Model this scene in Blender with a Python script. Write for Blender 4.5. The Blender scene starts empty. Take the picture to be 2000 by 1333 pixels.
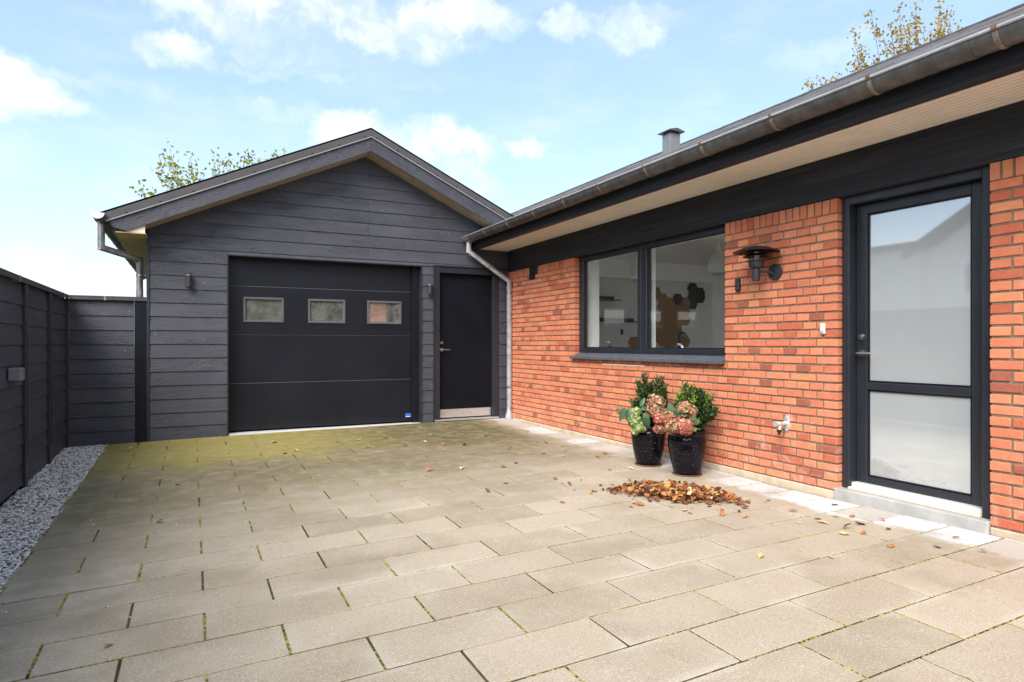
import bpy, bmesh, math, random
import numpy as np
from mathutils import Vector, Matrix, Euler
R = math.radians
random.seed(7)
rng = np.random.default_rng(7)
scene = bpy.context.scene
col = scene.collection

# ---------------------------------------------------------------- camera, sky, sun, exposure
F_PX, HORIZON, YAW = 1240.66, 672.25, R(26.7136)
CAM = np.array([-4.2659, -8.5972, 1.1527])
cam_data = bpy.data.cameras.new('camera')
cam_data.sensor_width = 36.0
cam_data.lens = F_PX / 2000 * 36
cam_data.shift_y = (HORIZON - 666.5) / 2000
cam_data.clip_start, cam_data.clip_end = 0.05, 3000
cam = bpy.data.objects.new('camera', cam_data)
cam.location = CAM
cam.rotation_euler = (R(90), 0, -YAW)
col.objects.link(cam)
scene.camera = cam

SUN_EL, SUN_AZ = R(43), R(229)          # azimuth clockwise from +y
SUN_STRENGTH, SUN_ANGLE, SKY_STRENGTH, EXPOSURE = 2.4, R(42), 0.108, 1.40
scene.view_settings.view_transform = 'Standard'
scene.view_settings.look = 'None'
scene.view_settings.gamma = 1
scene.view_settings.use_curve_mapping = False
scene.view_settings.exposure = EXPOSURE

def cray(x, y):
    c, s = math.cos(YAW), math.sin(YAW)
    u, v = (x - 1000) / F_PX, -(y - HORIZON) / F_PX
    return np.array([u * c + s, -u * s + c, v])
def PX(x, y, X=0.0):
    d = cray(x, y); return CAM + (X - CAM[0]) / d[0] * d
def PY(x, y, Y=0.0):
    d = cray(x, y); return CAM + (Y - CAM[1]) / d[1] * d
def PD(x, y, depth):
    return CAM + cray(x, y) * depth
def smooth(a, b, t):
    t = min(1, max(0, (t - a) / (b - a))); return t * t * (3 - 2 * t)
def gz(x, y):                            # the paving falls away from the house
    z = 0.0829 + 0.0253 * x + 0.008 * y
    w = smooth(-3, 0, y)
    z -= 0.046 * min(1, max(0, (x + 3) / 3)) ** 2 * (0.25 + 0.75 * smooth(-7.0, -4.8, y)) * (1 - 0.6 * smooth(-1.6, -0.1, y))
    return z + w * (0.044 * min(1.1, max(0, -x / 4.7)) - 0.028 * max(0, 1 + x / 4.7))
def GP(x, y):
    z = 0.0; d = cray(x, y)
    for i in range(25):
        q = CAM + (z - CAM[2]) / d[2] * d; z = gz(q[0], q[1])
    return q

# ---- node helpers
class NG:
    def __init__(s, nt): s.nt = nt
    def n(s, typ, ins=None, **props):
        nd = s.nt.nodes.new(typ)
        for k, v in props.items(): setattr(nd, k, v)
        for k, v in (ins or {}).items():
            sk = nd.inputs[k]
            if isinstance(v, bpy.types.NodeSocket): s.nt.links.new(v, sk)
            else: sk.default_value = v
        return nd
    def math(s, op, a, b=0.0, c=0.0, clamp=False):
        nd = s.n('ShaderNodeMath', {0: a, 1: b, 2: c}, operation=op); nd.use_clamp = clamp
        return nd.outputs[0]
    def vmath(s, op, a, b=(0, 0, 0)):
        nd = s.n('ShaderNodeVectorMath', {0: a, 1: b}, operation=op)
        return nd.outputs['Value'] if op in ('DOT_PRODUCT', 'LENGTH') else nd.outputs[0]
    def noise(s, vec, scale, detail=3, rough=0.5, dist=0.0):
        return s.n('ShaderNodeTexNoise', {'Vector': vec, 'Scale': scale, 'Detail': detail, 'Roughness': rough, 'Distortion': dist}).outputs[0]
    def ramp(s, fac, stops):
        nd = s.n('ShaderNodeValToRGB', {0: fac}); e = nd.color_ramp.elements
        while len(e) < len(stops): e.new(0.5)
        for i, (p, c) in enumerate(stops):
            e[i].position = p
            e[i].color = (c, c, c, 1) if isinstance(c, (int, float)) else (*c, 1)
        return nd.outputs[0]
    def mix(s, fac, a, b, mode='MIX'):
        nd = s.n('ShaderNodeMix', None, data_type='RGBA', blend_type=mode)
        for i, v in ((0, fac), (6, a), (7, b)):
            sk = nd.inputs[i]
            if isinstance(v, bpy.types.NodeSocket): s.nt.links.new(v, sk)
            else: sk.default_value = v if (i == 0) else (*v[:3], 1)
        return nd.outputs[2]
    def maprange(s, v, a, b, c=0.0, d=1.0, smoothstep=True):
        nd = s.n('ShaderNodeMapRange', {0: v, 1: a, 2: b, 3: c, 4: d})
        nd.interpolation_type = 'SMOOTHSTEP' if smoothstep else 'LINEAR'
        return nd.outputs[0]
    def mapping(s, vec, scale=(1, 1, 1), loc=(0, 0, 0)):
        return s.n('ShaderNodeMapping', {0: vec, 1: loc, 3: scale}).outputs[0]
    def bump(s, h, strength, dist=0.01):
        return s.n('ShaderNodeBump', {'Height': h, 'Strength': strength, 'Distance': dist}).outputs[0]
    def pos(s): return s.n('ShaderNodeNewGeometry').outputs['Position']
    def obj(s): return s.n('ShaderNodeTexCoord').outputs['Object']
    def rnd(s): return s.n('ShaderNodeObjectInfo').outputs['Random']
    def sep(s, v): return s.n('ShaderNodeSeparateXYZ', {0: v}).outputs
    def comb(s, x, y, z): return s.n('ShaderNodeCombineXYZ', {0: x, 1: y, 2: z}).outputs[0]

# ---- world: Nishita sky with broken cumulus
world = bpy.data.worlds.new('World'); scene.world = world; world.use_nodes = True
world.cycles.sampling_method = 'MANUAL'; world.cycles.sample_map_resolution = 512
wt = world.node_tree; wt.nodes.clear(); g = NG(wt)
sky = g.n('ShaderNodeTexSky', sky_type='NISHITA')
sky.sun_disc = False; sky.sun_elevation = SUN_EL; sky.sun_rotation = SUN_AZ
sky.air_density = 1.0; sky.dust_density = 1.5; sky.ozone_density = 1.5; sky.altitude = 20
dirv = g.n('ShaderNodeTexCoord').outputs['Generated']
dn = g.vmath('NORMALIZE', dirv)
dz = g.sep(dn)[2]
warp = g.n('ShaderNodeTexNoise', {'Vector': dn, 'Scale': 8.0, 'Detail': 3, 'Roughness': 0.6})
warp2 = g.n('ShaderNodeTexNoise', {'Vector': dn, 'Scale': 28.0, 'Detail': 4, 'Roughness': 0.65})
wv = g.vmath('SCALE', g.vmath('SUBTRACT', warp.outputs['Color'], (0.5, 0.5, 0.5))); wv.node.inputs['Scale'].default_value = 0.10
wv2 = g.vmath('SCALE', g.vmath('SUBTRACT', warp2.outputs['Color'], (0.5, 0.5, 0.5))); wv2.node.inputs['Scale'].default_value = 0.05
dw = g.vmath('ADD', g.vmath('ADD', dn, wv), wv2)
def blob(px, py, rx, ry, k=1.0):         # one cloud of the sky, a soft ellipse around a direction
    d = cray(px, py); d = d / np.linalg.norm(d)
    r = np.cross(d, [0, 0, 1]); r /= np.linalg.norm(r); u = np.cross(r, d)
    dd = g.vmath('SUBTRACT', dw, tuple(d))
    a = g.vmath('DOT_PRODUCT', dd, tuple(r / (rx / F_PX))); b = g.vmath('DOT_PRODUCT', dd, tuple(u / (ry / F_PX)))
    q = g.math('ADD', g.math('MULTIPLY', a, a), g.math('MULTIPLY', b, b))
    v = g.math('MULTIPLY', g.maprange(q, 1.2, -0.35), k * 1.08)
    return g.math('MULTIPLY', v, g.maprange(g.vmath('DOT_PRODUCT', dn, tuple(d)), 0.3, 0.5))
CL = [(480, 25, 190, 50, 1), (640, 42, 190, 40, 1), (860, 22, 180, 42, .9), (800, 75, 150, 34, .6), (560, 105, 170, 26, .35), (350, 95, 70, 28, .6),
      (25, 175, 75, 42, .9), (80, 205, 90, 24, .75), (330, 178, 330, 20, .32), (640, 152, 240, 16, .25), (1115, 38, 55, 24, .7), (1240, 45, 75, 40, .75),
      (860, 285, 120, 50, .95), (700, 262, 85, 40, .9), (1022, 283, 48, 20, .8), (905, 365, 70, 40, .8), (760, 300, 190, 42, .7), (120, 570, 330, 70, .4),
      (1620, 90, 90, 30, .25), (-500, 200, 300, 90, .8), (2600, 100, 380, 120, .7), (3000, 400, 400, 120, .7)]
acc = None
for c in CL:
    v = blob(*c); acc = v if acc is None else g.math('MAXIMUM', acc, v)
pl = g.vmath('DIVIDE', dn, g.comb(g.math('ADD', g.math('MAXIMUM', dz, 0.0), 0.12), g.math('ADD', g.math('MAXIMUM', dz, 0.0), 0.12), 1.0))
broad = g.noise(pl, 1.15, 7, 0.55)
back = g.maprange(g.vmath('DOT_PRODUCT', dn, (math.sin(YAW), math.cos(YAW), 0)), 0.35, 0.0)
gen = g.math('MULTIPLY', g.maprange(broad, 0.44, 0.62), back)
wisp = g.math('MULTIPLY', g.maprange(g.noise(g.mapping(dn, (5, 5, 16)), 1.0, 6, 0.6), 0.45, 0.8), 0.22)
detail = g.noise(dw, 14, 4, 0.6)
acc = g.math('MULTIPLY', acc, g.maprange(detail, 0.26, 0.66, 0.25, 1.0))
mask = g.math('MAXIMUM', g.math('MAXIMUM', acc, gen), wisp, clamp=True)
haze = g.maprange(dz, 0.36, -0.02)
skyc = g.mix(g.math('MULTIPLY', haze, 0.55), sky.outputs[0], (4.2, 4.85, 5.5))
skyc = g.mix(0.38, skyc, (2.7, 3.7, 5.0))
cloudc = g.mix(g.maprange(detail, 0.3, 0.7), (4.0, 4.1, 4.35), (4.9, 4.85, 4.9))
final = g.mix(mask, skyc, cloudc)
bg = g.n('ShaderNodeBackground', {0: final, 1: SKY_STRENGTH})
wo = g.n('ShaderNodeOutputWorld'); wt.links.new(bg.outputs[0], wo.inputs[0])

sl = bpy.data.lights.new('sun', 'SUN'); sl.energy = SUN_STRENGTH; sl.angle = SUN_ANGLE; sl.color = (1.0, 0.95, 0.88)
so = bpy.data.objects.new('sun', sl); col.objects.link(so)
sd = Vector((math.sin(SUN_AZ) * math.cos(SUN_EL), math.cos(SUN_AZ) * math.cos(SUN_EL), math.sin(SUN_EL)))
so.rotation_euler = sd.to_track_quat('Z', 'Y').to_euler(); so.location = (-6, -10, 12)

# ---------------------------------------------------------------- materials
MATS = {}
def mat(name, fn, bump_only=False):
    m = bpy.data.materials.new(name); m.use_nodes = True
    nt = m.node_tree; gg = NG(nt); b = nt.nodes['Principled BSDF']
    fn(gg, b, nt); MATS[name] = m
    return m
def setb(nt, b, **kw):
    names = dict(col='Base Color', rough='Roughness', metal='Metallic', spec='Specular IOR Level', normal='Normal', coat='Coat Weight', coatr='Coat Roughness', ior='IOR', trans='Transmission Weight', sub='Subsurface Weight')
    for k, v in kw.items():
        sk = b.inputs[names[k]]
        if isinstance(v, bpy.types.NodeSocket): nt.links.new(v, sk)
        elif k == 'col': sk.default_value = (*v, 1)
        else: sk.default_value = v
def simple(name, c, rough=0.5, metal=0.0, var=0.12, nscale=6.0, bump=0.0, bscale=60.0, spec=0.5, coat=0.0):
    def fn(gg, b, nt):
        p = gg.pos(); n = gg.noise(p, nscale, 4, 0.6)
        lo = tuple(x * (1 - var) for x in c); hi = tuple(min(1, x * (1 + var)) for x in c)
        setb(nt, b, col=gg.ramp(n, [(0.3, lo), (0.7, hi)]), rough=gg.maprange(gg.noise(p, nscale * 2.3, 3), 0.2, 0.8, max(0.02, rough * 0.85), min(1, rough * 1.15)), metal=metal, spec=spec, coat=coat)
        if bump: setb(nt, b, normal=gg.bump(gg.noise(p, bscale, 3), bump, 0.004))
    return mat(name, fn)

def m_clad(gg, b, nt):
    o = gg.obj(); r = gg.rnd()
    off = gg.comb(gg.math('MULTIPLY', r, 37.0), gg.math('MULTIPLY', r, 11.0), gg.math('MULTIPLY', r, 5.3))
    p = gg.vmath('ADD', o, off)
    x, y, z = gg.sep(p)
    q = gg.comb(gg.math('MULTIPLY', x, 2.4), 0.0, gg.math('MULTIPLY', z, 9.0))
    big = gg.noise(q, 1.0, 2, 0.5, 0.6)
    t = gg.math('ADD', gg.math('MULTIPLY', big, 20.0), gg.math('MULTIPLY', z, 62.0))
    w = gg.math('SINE', gg.math('MULTIPLY', t, 3.0))
    w = gg.math('POWER', gg.math('ABSOLUTE', w), 0.4)
    w = gg.math('SUBTRACT', 1.0, w)
    amp = gg.maprange(gg.noise(gg.comb(gg.math('MULTIPLY', x, 1.1), 3.0, gg.math('MULTIPLY', z, 5.0)), 1.0, 2), 0.34, 0.62)
    fine = gg.noise(gg.comb(gg.math('MULTIPLY', x, 8.0), 0.0, gg.math('MULTIPLY', z, 180.0)), 1.0, 3, 0.6)
    h = gg.math('ADD', gg.math('MULTIPLY', gg.math('MULTIPLY', w, amp), 0.9), gg.math('MULTIPLY', fine, 0.3))
    n = gg.noise(gg.pos(), 2.2, 4, 0.6)
    base = gg.ramp(n, [(0.3, (0.046, 0.049, 0.063)), (0.7, (0.064, 0.067, 0.084))])
    base = gg.mix(gg.math('MULTIPLY', r, 0.35), base, (0.078, 0.080, 0.096))
    base = gg.mix(gg.math('MULTIPLY', gg.math('MULTIPLY', w, amp), 0.9), base, (0.013, 0.014, 0.02))
    dirt = gg.math('MULTIPLY', gg.maprange(gg.noise(gg.pos(), 46.0, 1), 0.755, 0.79), gg.maprange(gg.noise(gg.pos(), 2.6, 1), 0.5, 0.65))
    base = gg.mix(dirt, base, (0.42, 0.42, 0.4))
    setb(nt, b, col=base, rough=0.52, normal=gg.bump(h, 0.75, 0.005), spec=0.4)
mat('cladding', m_clad)

BRICK_TONES = [((0.61, 0.208, 0.110), (0.68, 0.252, 0.142)), ((0.58, 0.184, 0.096), (0.65, 0.225, 0.122)), ((0.54, 0.163, 0.088), (0.62, 0.200, 0.108)),
               ((0.45, 0.115, 0.060), (0.52, 0.145, 0.075)), ((0.30, 0.095, 0.062), (0.38, 0.118, 0.072)), ((0.62, 0.225, 0.105), (0.68, 0.265, 0.13))]
def mk_brick(i):
    lo, hi = BRICK_TONES[i]
    def fn(gg, b, nt):
        p = gg.pos(); x, y, z = gg.sep(p)
        n = gg.noise(p, 14.0, 5, 0.65)
        base = gg.ramp(n, [(0.32, lo), (0.68, hi)])
        sp = gg.maprange(gg.noise(p, 130.0, 2), 0.60, 0.72)
        base = gg.mix(gg.math('MULTIPLY', sp, 0.35), base, (0.20, 0.07, 0.04))
        eff = gg.math('MULTIPLY', gg.maprange(gg.noise(p, 7.0, 4, 0.7), 0.47, 0.72), gg.maprange(z, 0.62, 0.05, 0.05, 0.75))
        base = gg.mix(eff, base, (0.56, 0.36, 0.28))
        sm = gg.math('MULTIPLY', gg.maprange(gg.noise(gg.mapping(p, (1, 5, 3)), 1.6, 5, 0.7), 0.55, 0.7), gg.math('MULTIPLY', gg.maprange(gg.math('ABSOLUTE', gg.math('ADD', y, 4.9)), 0.75, 0.2), gg.maprange(z, 1.0, 0.5)))
        base = gg.mix(gg.math('MULTIPLY', sm, 0.6), base, (0.66, 0.50, 0.42))
        chip = gg.maprange(gg.noise(p, 38.0, 2), 0.74, 0.78)
        base = gg.mix(gg.math('MULTIPLY', chip, 0.8), base, (0.62, 0.54, 0.46))
        h = gg.math('ADD', gg.noise(p, 55.0, 4, 0.7), gg.math('MULTIPLY', gg.noise(p, 16.0, 2), 1.2))
        setb(nt, b, col=base, rough=0.85, spec=0.25, normal=gg.bump(h, 0.55, 0.006))
    return mat('brick_tone_%s' % 'abcdef'[i], fn)
BRICKS = [mk_brick(i) for i in range(6)]
def m_mortar(gg, b, nt):
    p = gg.pos(); z = gg.sep(p)[2]
    c = gg.ramp(gg.noise(p, 24, 5, 0.7), [(0.3, (0.15, 0.115, 0.080)), (0.7, (0.27, 0.215, 0.16))])
    setb(nt, b, col=c, rough=0.95, spec=0.1, normal=gg.bump(gg.noise(p, 160, 3, 0.7), 0.8, 0.004))
mat('mortar', m_mortar)

def m_slab(gg, b, nt):
    p = gg.pos(); x, y, z = gg.sep(p); r = gg.rnd()
    o = gg.obj(); ox, oy, oz = gg.sep(o)
    base = gg.mix(r, (0.305, 0.250, 0.178), (0.420, 0.350, 0.262))
    base = gg.mix(gg.math('MULTIPLY', gg.maprange(gg.noise(p, 2.3, 5, 0.6), 0.35, 0.7), 0.5), base, (0.45, 0.385, 0.295))
    # pale bloom towards slab edges
    ex = gg.math('MAXIMUM', gg.maprange(gg.math('ABSOLUTE', ox), 0.2, 0.3), gg.maprange(gg.math('ABSOLUTE', oy), 0.09, 0.146))
    bl = gg.math('MULTIPLY', gg.math('MULTIPLY', ex, gg.maprange(gg.noise(p, 2.1, 3), 0.5, 0.68)), 0.5)
    base = gg.mix(bl, base, (0.53, 0.48, 0.41))
    sp = gg.noise(p, 150.0, 3, 0.7)
    base = gg.mix(gg.math('MULTIPLY', gg.maprange(sp, 0.56, 0.66), 0.7), base, (0.62, 0.56, 0.47))
    base = gg.mix(gg.math('MULTIPLY', gg.maprange(sp, 0.44, 0.33), 0.6), base, (0.15, 0.12, 0.09))
    base = gg.mix(gg.math('MULTIPLY', gg.maprange(gg.noise(p, 38.0, 3, 0.6), 0.62, 0.75), 0.18), base, (0.18, 0.15, 0.11))
    # dry pale strip along the house wall
    dry = gg.math('ADD', x, gg.math('MULTIPLY', gg.math('SUBTRACT', gg.noise(p, 3.6, 4, 0.6), 0.5), 0.55))
    drym = gg.math('MULTIPLY', gg.maprange(dry, -0.42, -0.30), gg.maprange(r, 0.15, 0.75, 0.45, 1.0))
    base = gg.mix(gg.math('MULTIPLY', drym, 0.9), base, (0.55, 0.56, 0.57))
    # green algae towards the garage
    a = gg.math('ADD', y, gg.math('MULTIPLY', gg.math('SUBTRACT', gg.noise(p, 1.1, 4, 0.6), 0.5), 2.6))
    a = gg.math('ADD', a, gg.math('MULTIPLY', x, -0.22))
    am = gg.math('MULTIPLY', gg.maprange(a, -4.3, -1.5), gg.maprange(x, -0.15, -0.75, 0.0, 1.0))
    lft = gg.math('MULTIPLY', gg.maprange(x, -3.3, -5.2), gg.maprange(gg.noise(p, 2.4, 4, 0.6), 0.35, 0.7))
    lft = gg.math('MULTIPLY', lft, gg.maprange(y, -7.5, -2.5, 0.5, 1.0))
    am = gg.math('MAXIMUM', am, gg.math('MULTIPLY', lft, 0.8))
    am = gg.math('MULTIPLY', am, gg.maprange(gg.noise(p, 7.0, 5, 0.7), 0.2, 0.62, 0.55, 1.0))
    green = gg.mix(gg.maprange(x, -1.6, -3.6), (0.086, 0.074, 0.022), (0.25, 0.208, 0.040))
    green = gg.mix(gg.maprange(gg.math('ADD', y, gg.math('MULTIPLY', gg.noise(p, 1.7, 3), 1.6)), -0.4, -1.4), green, (0.15, 0.122, 0.062))
    base = gg.mix(gg.math('MULTIPLY', am, 0.93), base, green)
    st = gg.math('MULTIPLY', gg.maprange(gg.noise(p, 1.3, 5, 0.65), 0.52, 0.72), 0.5)
    base = gg.mix(st, base, (0.245, 0.195, 0.13))
    h = gg.math('ADD', gg.noise(p, 230, 2, 0.6), gg.math('MULTIPLY', gg.noise(p, 60, 3), 0.6))
    setb(nt, b, col=base, rough=gg.maprange(gg.noise(p, 5, 3), 0.3, 0.7, 0.72, 0.92), spec=0.3, normal=gg.bump(h, 0.35, 0.003))
mat('slab', m_slab)
def m_joint(gg, b, nt):
    p = gg.pos()
    c = gg.ramp(gg.noise(p, 9, 5, 0.7), [(0.36, (0.045, 0.036, 0.022)), (0.52, (0.085, 0.07, 0.035)), (0.64, (0.12, 0.115, 0.03)), (0.78, (0.20, 0.195, 0.05))])
    setb(nt, b, col=c, rough=1, spec=0.05, normal=gg.bump(gg.noise(p, 240, 3, 0.7), 1.0, 0.004))
mat('joint', m_joint)
def m_moss(gg, b, nt):
    p = gg.pos()
    c = gg.ramp(gg.noise(p, 12, 4, 0.7), [(0.32, (0.10, 0.10, 0.03)), (0.48, (0.22, 0.21, 0.05)), (0.62, (0.34, 0.30, 0.10)), (0.78, (0.36, 0.28, 0.16))])
    setb(nt, b, col=c, rough=1, spec=0.05)
mat('moss', m_moss)

def m_frost(gg, b, nt):
    p = gg.pos()
    c = gg.mix(gg.maprange(gg.noise(p, 2.0, 3), 0.3, 0.7), (0.43, 0.46, 0.47), (0.46, 0.49, 0.50))
    setb(nt, b, col=c, rough=0.35, spec=0.2)
    gl = gg.n('ShaderNodeBsdfGlossy', {'Color': (0.95, 0.98, 1, 1), 'Roughness': 0.03})
    fr = gg.n('ShaderNodeFresnel', {'IOR': 1.5}).outputs[0]
    fac = gg.math('ADD', gg.math('MULTIPLY', fr, 1.8), 0.24, clamp=True)
    ms = gg.n('ShaderNodeMixShader', {0: fac, 1: b.outputs[0], 2: gl.outputs[0]})
    nt.links.new(ms.outputs[0], nt.nodes['Material Output'].inputs[0])
mat('frosted_glass', m_frost)
def mk_glass(name, extra, k, tint, rough=0.005, dirt=0.0):
    def fn(gg, b, nt):
        tr = gg.n('ShaderNodeBsdfTransparent', {0: (*tint, 1)})
        gl = gg.n('ShaderNodeBsdfGlossy', {'Color': (1, 1, 1, 1), 'Roughness': rough})
        fc = gg.n('ShaderNodeLayerWeight', {'Blend': 0.5}).outputs['Facing']
        fr = gg.math('ADD', gg.math('MULTIPLY', gg.math('POWER', fc, 5.0), 0.96), 0.04)
        fac = gg.math('ADD', gg.math('MULTIPLY', fr, k), extra, clamp=True)
        ms = gg.n('ShaderNodeMixShader', {0: fac, 1: tr.outputs[0], 2: gl.outputs[0]})
        out = ms
        if dirt:
            df = gg.n('ShaderNodeBsdfDiffuse', {0: (0.5, 0.52, 0.47, 1)})
            dm = gg.math('MULTIPLY', gg.maprange(gg.noise(gg.pos(), 5, 6, 0.7), 0.15, 0.85), dirt)
            out = gg.n('ShaderNodeMixShader', {0: dm, 1: ms.outputs[0], 2: df.outputs[0]})
        nt.links.new(out.outputs[0], nt.nodes['Material Output'].inputs[0])
    return mat(name, fn)
mk_glass('window_glass', 0.02, 1.3, (0.97, 0.98, 0.98))
simple('side_door_paint', (0.006, 0.0075, 0.012), 0.5, var=0.25, nscale=2, spec=0.12)
simple('seam_glint', (0.11, 0.115, 0.125), 0.5)
simple('box_grey', (0.17, 0.18, 0.205), 0.5, var=0.1)
mk_glass('garage_glass', 0.38, 2.0, (0.75, 0.78, 0.74), 0.03, 0.28)
mk_glass('lamp_glass', 0.02, 1.0, (0.95, 0.95, 0.95))

simple('black_paint', (0.007, 0.008, 0.012), 0.38, var=0.25, nscale=2, bump=0.12, bscale=260, spec=0.3)
simple('garage_door_paint', (0.0075, 0.0088, 0.0140), 0.36, var=0.3, nscale=1.2, bump=0.3, bscale=420, spec=0.34)
simple('frame_paint', (0.019, 0.022, 0.029), 0.35, var=0.15, nscale=3)
simple('trim_paint', (0.022, 0.025, 0.034), 0.42, var=0.15, nscale=4)
simple('white_paint', (0.76, 0.76, 0.74), 0.45, var=0.04)
simple('interior_white', (0.84, 0.84, 0.83), 0.6, var=0.04)
simple('vent_grey', (0.17, 0.175, 0.185), 0.55, 0.1, var=0.1, nscale=9)
simple('aluminium', (0.62, 0.62, 0.61), 0.38, 0.75, var=0.08, nscale=14)
simple('white_aluminium', (0.70, 0.70, 0.68), 0.4, 0.2, var=0.08, nscale=9)
simple('steel', (0.55, 0.54, 0.51), 0.28, 1.0, var=0.08)
simple('chrome', (0.74, 0.76, 0.77), 0.3, 0.65, var=0.06)
simple('old_zinc', (0.112, 0.110, 0.108), 0.5, 0.45, var=0.4, nscale=9, bump=0.2, bscale=60)
simple('new_zinc', (0.50, 0.52, 0.55), 0.42, 0.55, var=0.28, nscale=13, bump=0.1, bscale=50)
simple('gutter_zinc', (0.24, 0.235, 0.225), 0.45, 0.5, var=0.35, nscale=10, bump=0.1, bscale=50)
simple('zinc_lip', (0.52, 0.53, 0.54), 0.35, 0.6, var=0.15, nscale=10)
simple('rust', (0.16, 0.085, 0.05), 0.8, 0.2, var=0.5, nscale=40)
simple('bracket_metal', (0.21, 0.175, 0.14), 0.65, 0.3, var=0.4, nscale=30)
simple('flashing', (0.062, 0.057, 0.058), 0.6, 0.0, var=0.1, nscale=3, bump=0.12, bscale=300)
simple('flashing_edge', (0.30, 0.30, 0.31), 0.45, 0.3, var=0.1)
simple('soffit_groove_lit', (0.86, 0.80, 0.70), 0.6, var=0.05)  # lighter tone paints the sky-lit bevels of the grooves
simple('soffit_paint', (0.74, 0.65, 0.53), 0.6, var=0.07, nscale=3)
simple('plywood', (0.45, 0.33, 0.13), 0.7, var=0.15, nscale=5)
simple('rake_soffit', (0.36, 0.30, 0.23), 0.7, var=0.15, nscale=5)
simple('screw', (0.02, 0.02, 0.02), 0.4, 0.5)
simple('slate_sill', (0.085, 0.095, 0.115), 0.5, var=0.25, nscale=18, bump=0.3, bscale=90)
simple('concrete', (0.36, 0.355, 0.34), 0.9, var=0.18, nscale=7, bump=0.3, bscale=120)
simple('plinth', (0.50, 0.41, 0.30), 0.9, var=0.22, nscale=8, bump=0.4, bscale=110)
simple('old_wood_white', (0.62, 0.57, 0.46), 0.6, var=0.15, nscale=16)
simple('cap_metal', (0.075, 0.075, 0.078), 0.5, 0.3, var=0.2, nscale=8)
simple('brass', (0.45, 0.38, 0.25), 0.4, 0.6)
simple('grey_plastic', (0.085, 0.088, 0.10), 0.5, var=0.1)
simple('light_grey_plastic', (0.36, 0.38, 0.40), 0.45, var=0.08)
simple('white_plastic', (0.70, 0.68, 0.62), 0.45, var=0.05)
simple('black_plastic', (0.010, 0.010, 0.012), 0.45)
simple('lamp_metal', (0.030, 0.034, 0.040), 0.55, 0.2, var=0.2, nscale=20, bump=0.15, bscale=300)
simple('soil', (0.045, 0.03, 0.02), 1.0, var=0.4, nscale=40)
simple('cork', (0.36, 0.20, 0.08), 0.8, var=0.25, nscale=60)
simple('dark_cork', (0.040, 0.030, 0.025), 0.7, var=0.3, nscale=60)
simple('floor_wood', (0.33, 0.22, 0.13), 0.4, var=0.2)
simple('dark_interior', (0.05, 0.05, 0.05), 0.9)
simple('bark', (0.13, 0.10, 0.07), 0.9, var=0.4, nscale=20, bump=0.6, bscale=30)
simple('render_wall', (0.62, 0.60, 0.57), 0.9, var=0.06)
simple('dark_roof', (0.07, 0.065, 0.065), 0.8, var=0.2)
simple('earth', (0.10, 0.105, 0.05), 1.0, var=0.4, nscale=2)
simple('sticker_blue', (0.03, 0.14, 0.48), 0.4, var=0.1)
simple('stem', (0.10, 0.11, 0.04), 0.8)

def m_timber(gg, b, nt):
    p = gg.pos(); x, y, z = gg.sep(p)
    q = gg.comb(gg.math('MULTIPLY', x, 3.0), gg.math('MULTIPLY', y, 0.8), gg.math('MULTIPLY', z, 26.0))
    n1 = gg.noise(q, 1.0, 5, 0.65, 0.4)
    n2 = gg.noise(gg.comb(x, gg.math('MULTIPLY', y, 2.0), gg.math('MULTIPLY', z, 150.0)), 1.0, 3, 0.6)
    c = gg.ramp(n1, [(0.3, (0.012, 0.0135, 0.018)), (0.55, (0.025, 0.028, 0.036)), (0.75, (0.052, 0.056, 0.068))])
    h = gg.math('ADD', n1, gg.math('MULTIPLY', n2, 0.6))
    setb(nt, b, col=c, rough=0.6, spec=0.35, normal=gg.bump(h, 0.6, 0.006))
mat('stained_timber', m_timber)
def m_shingle(gg, b, nt):
    p = gg.pos(); at = gg.n('ShaderNodeAttribute', attribute_name='tone').outputs['Fac']
    c = gg.ramp(gg.noise(p, 4, 4, 0.6), [(0.3, (0.27, 0.27, 0.28)), (0.7, (0.42, 0.42, 0.43))])
    c = gg.mix(gg.math('MULTIPLY', at, 0.65), c, (0.05, 0.05, 0.055))
    c = gg.mix(gg.math('MULTIPLY', gg.maprange(gg.noise(p, 3, 3), 0.58, 0.7), 0.4), c, (0.30, 0.29, 0.22))
    setb(nt, b, col=c, rough=0.9, spec=0.2, normal=gg.bump(gg.noise(p, 170, 2), 0.6, 0.004))
mat('shingle', m_shingle)
def m_glaze(gg, b, nt):
    p = gg.pos()
    sp = gg.maprange(gg.noise(p, 105, 2, 0.7), 0.665, 0.70)
    sp = gg.math('MULTIPLY', sp, gg.maprange(gg.noise(p, 9, 2), 0.35, 0.6, 0.25, 1))
    c = gg.mix(sp, (0.0045, 0.0045, 0.0085), (0.33, 0.30, 0.25))
    setb(nt, b, col=c, rough=0.06, spec=0.22, normal=gg.bump(gg.noise(p, 22, 2), 0.12, 0.003))
mat('black_glaze', m_glaze)
def tonemat(name, stops, rough=0.6, trans=0.0, spec=0.35):
    def fn(gg, b, nt):
        at = gg.n('ShaderNodeAttribute', attribute_name='tone').outputs['Fac']
        c = gg.ramp(at, stops)
        c = gg.mix(gg.math('MULTIPLY', gg.noise(gg.pos(), 60, 3), 0.35), c, gg.mix(0.6, c, (0.03, 0.02, 0.01)))
        setb(nt, b, col=c, rough=rough, spec=spec)
        if trans:
            tl = gg.n('ShaderNodeBsdfTranslucent', {0: c})
            ms = gg.n('ShaderNodeMixShader', {0: trans, 1: b.outputs[0], 2: tl.outputs[0]})
            nt.links.new(ms.outputs[0], nt.nodes['Material Output'].inputs[0])
    return mat(name, fn)
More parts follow.
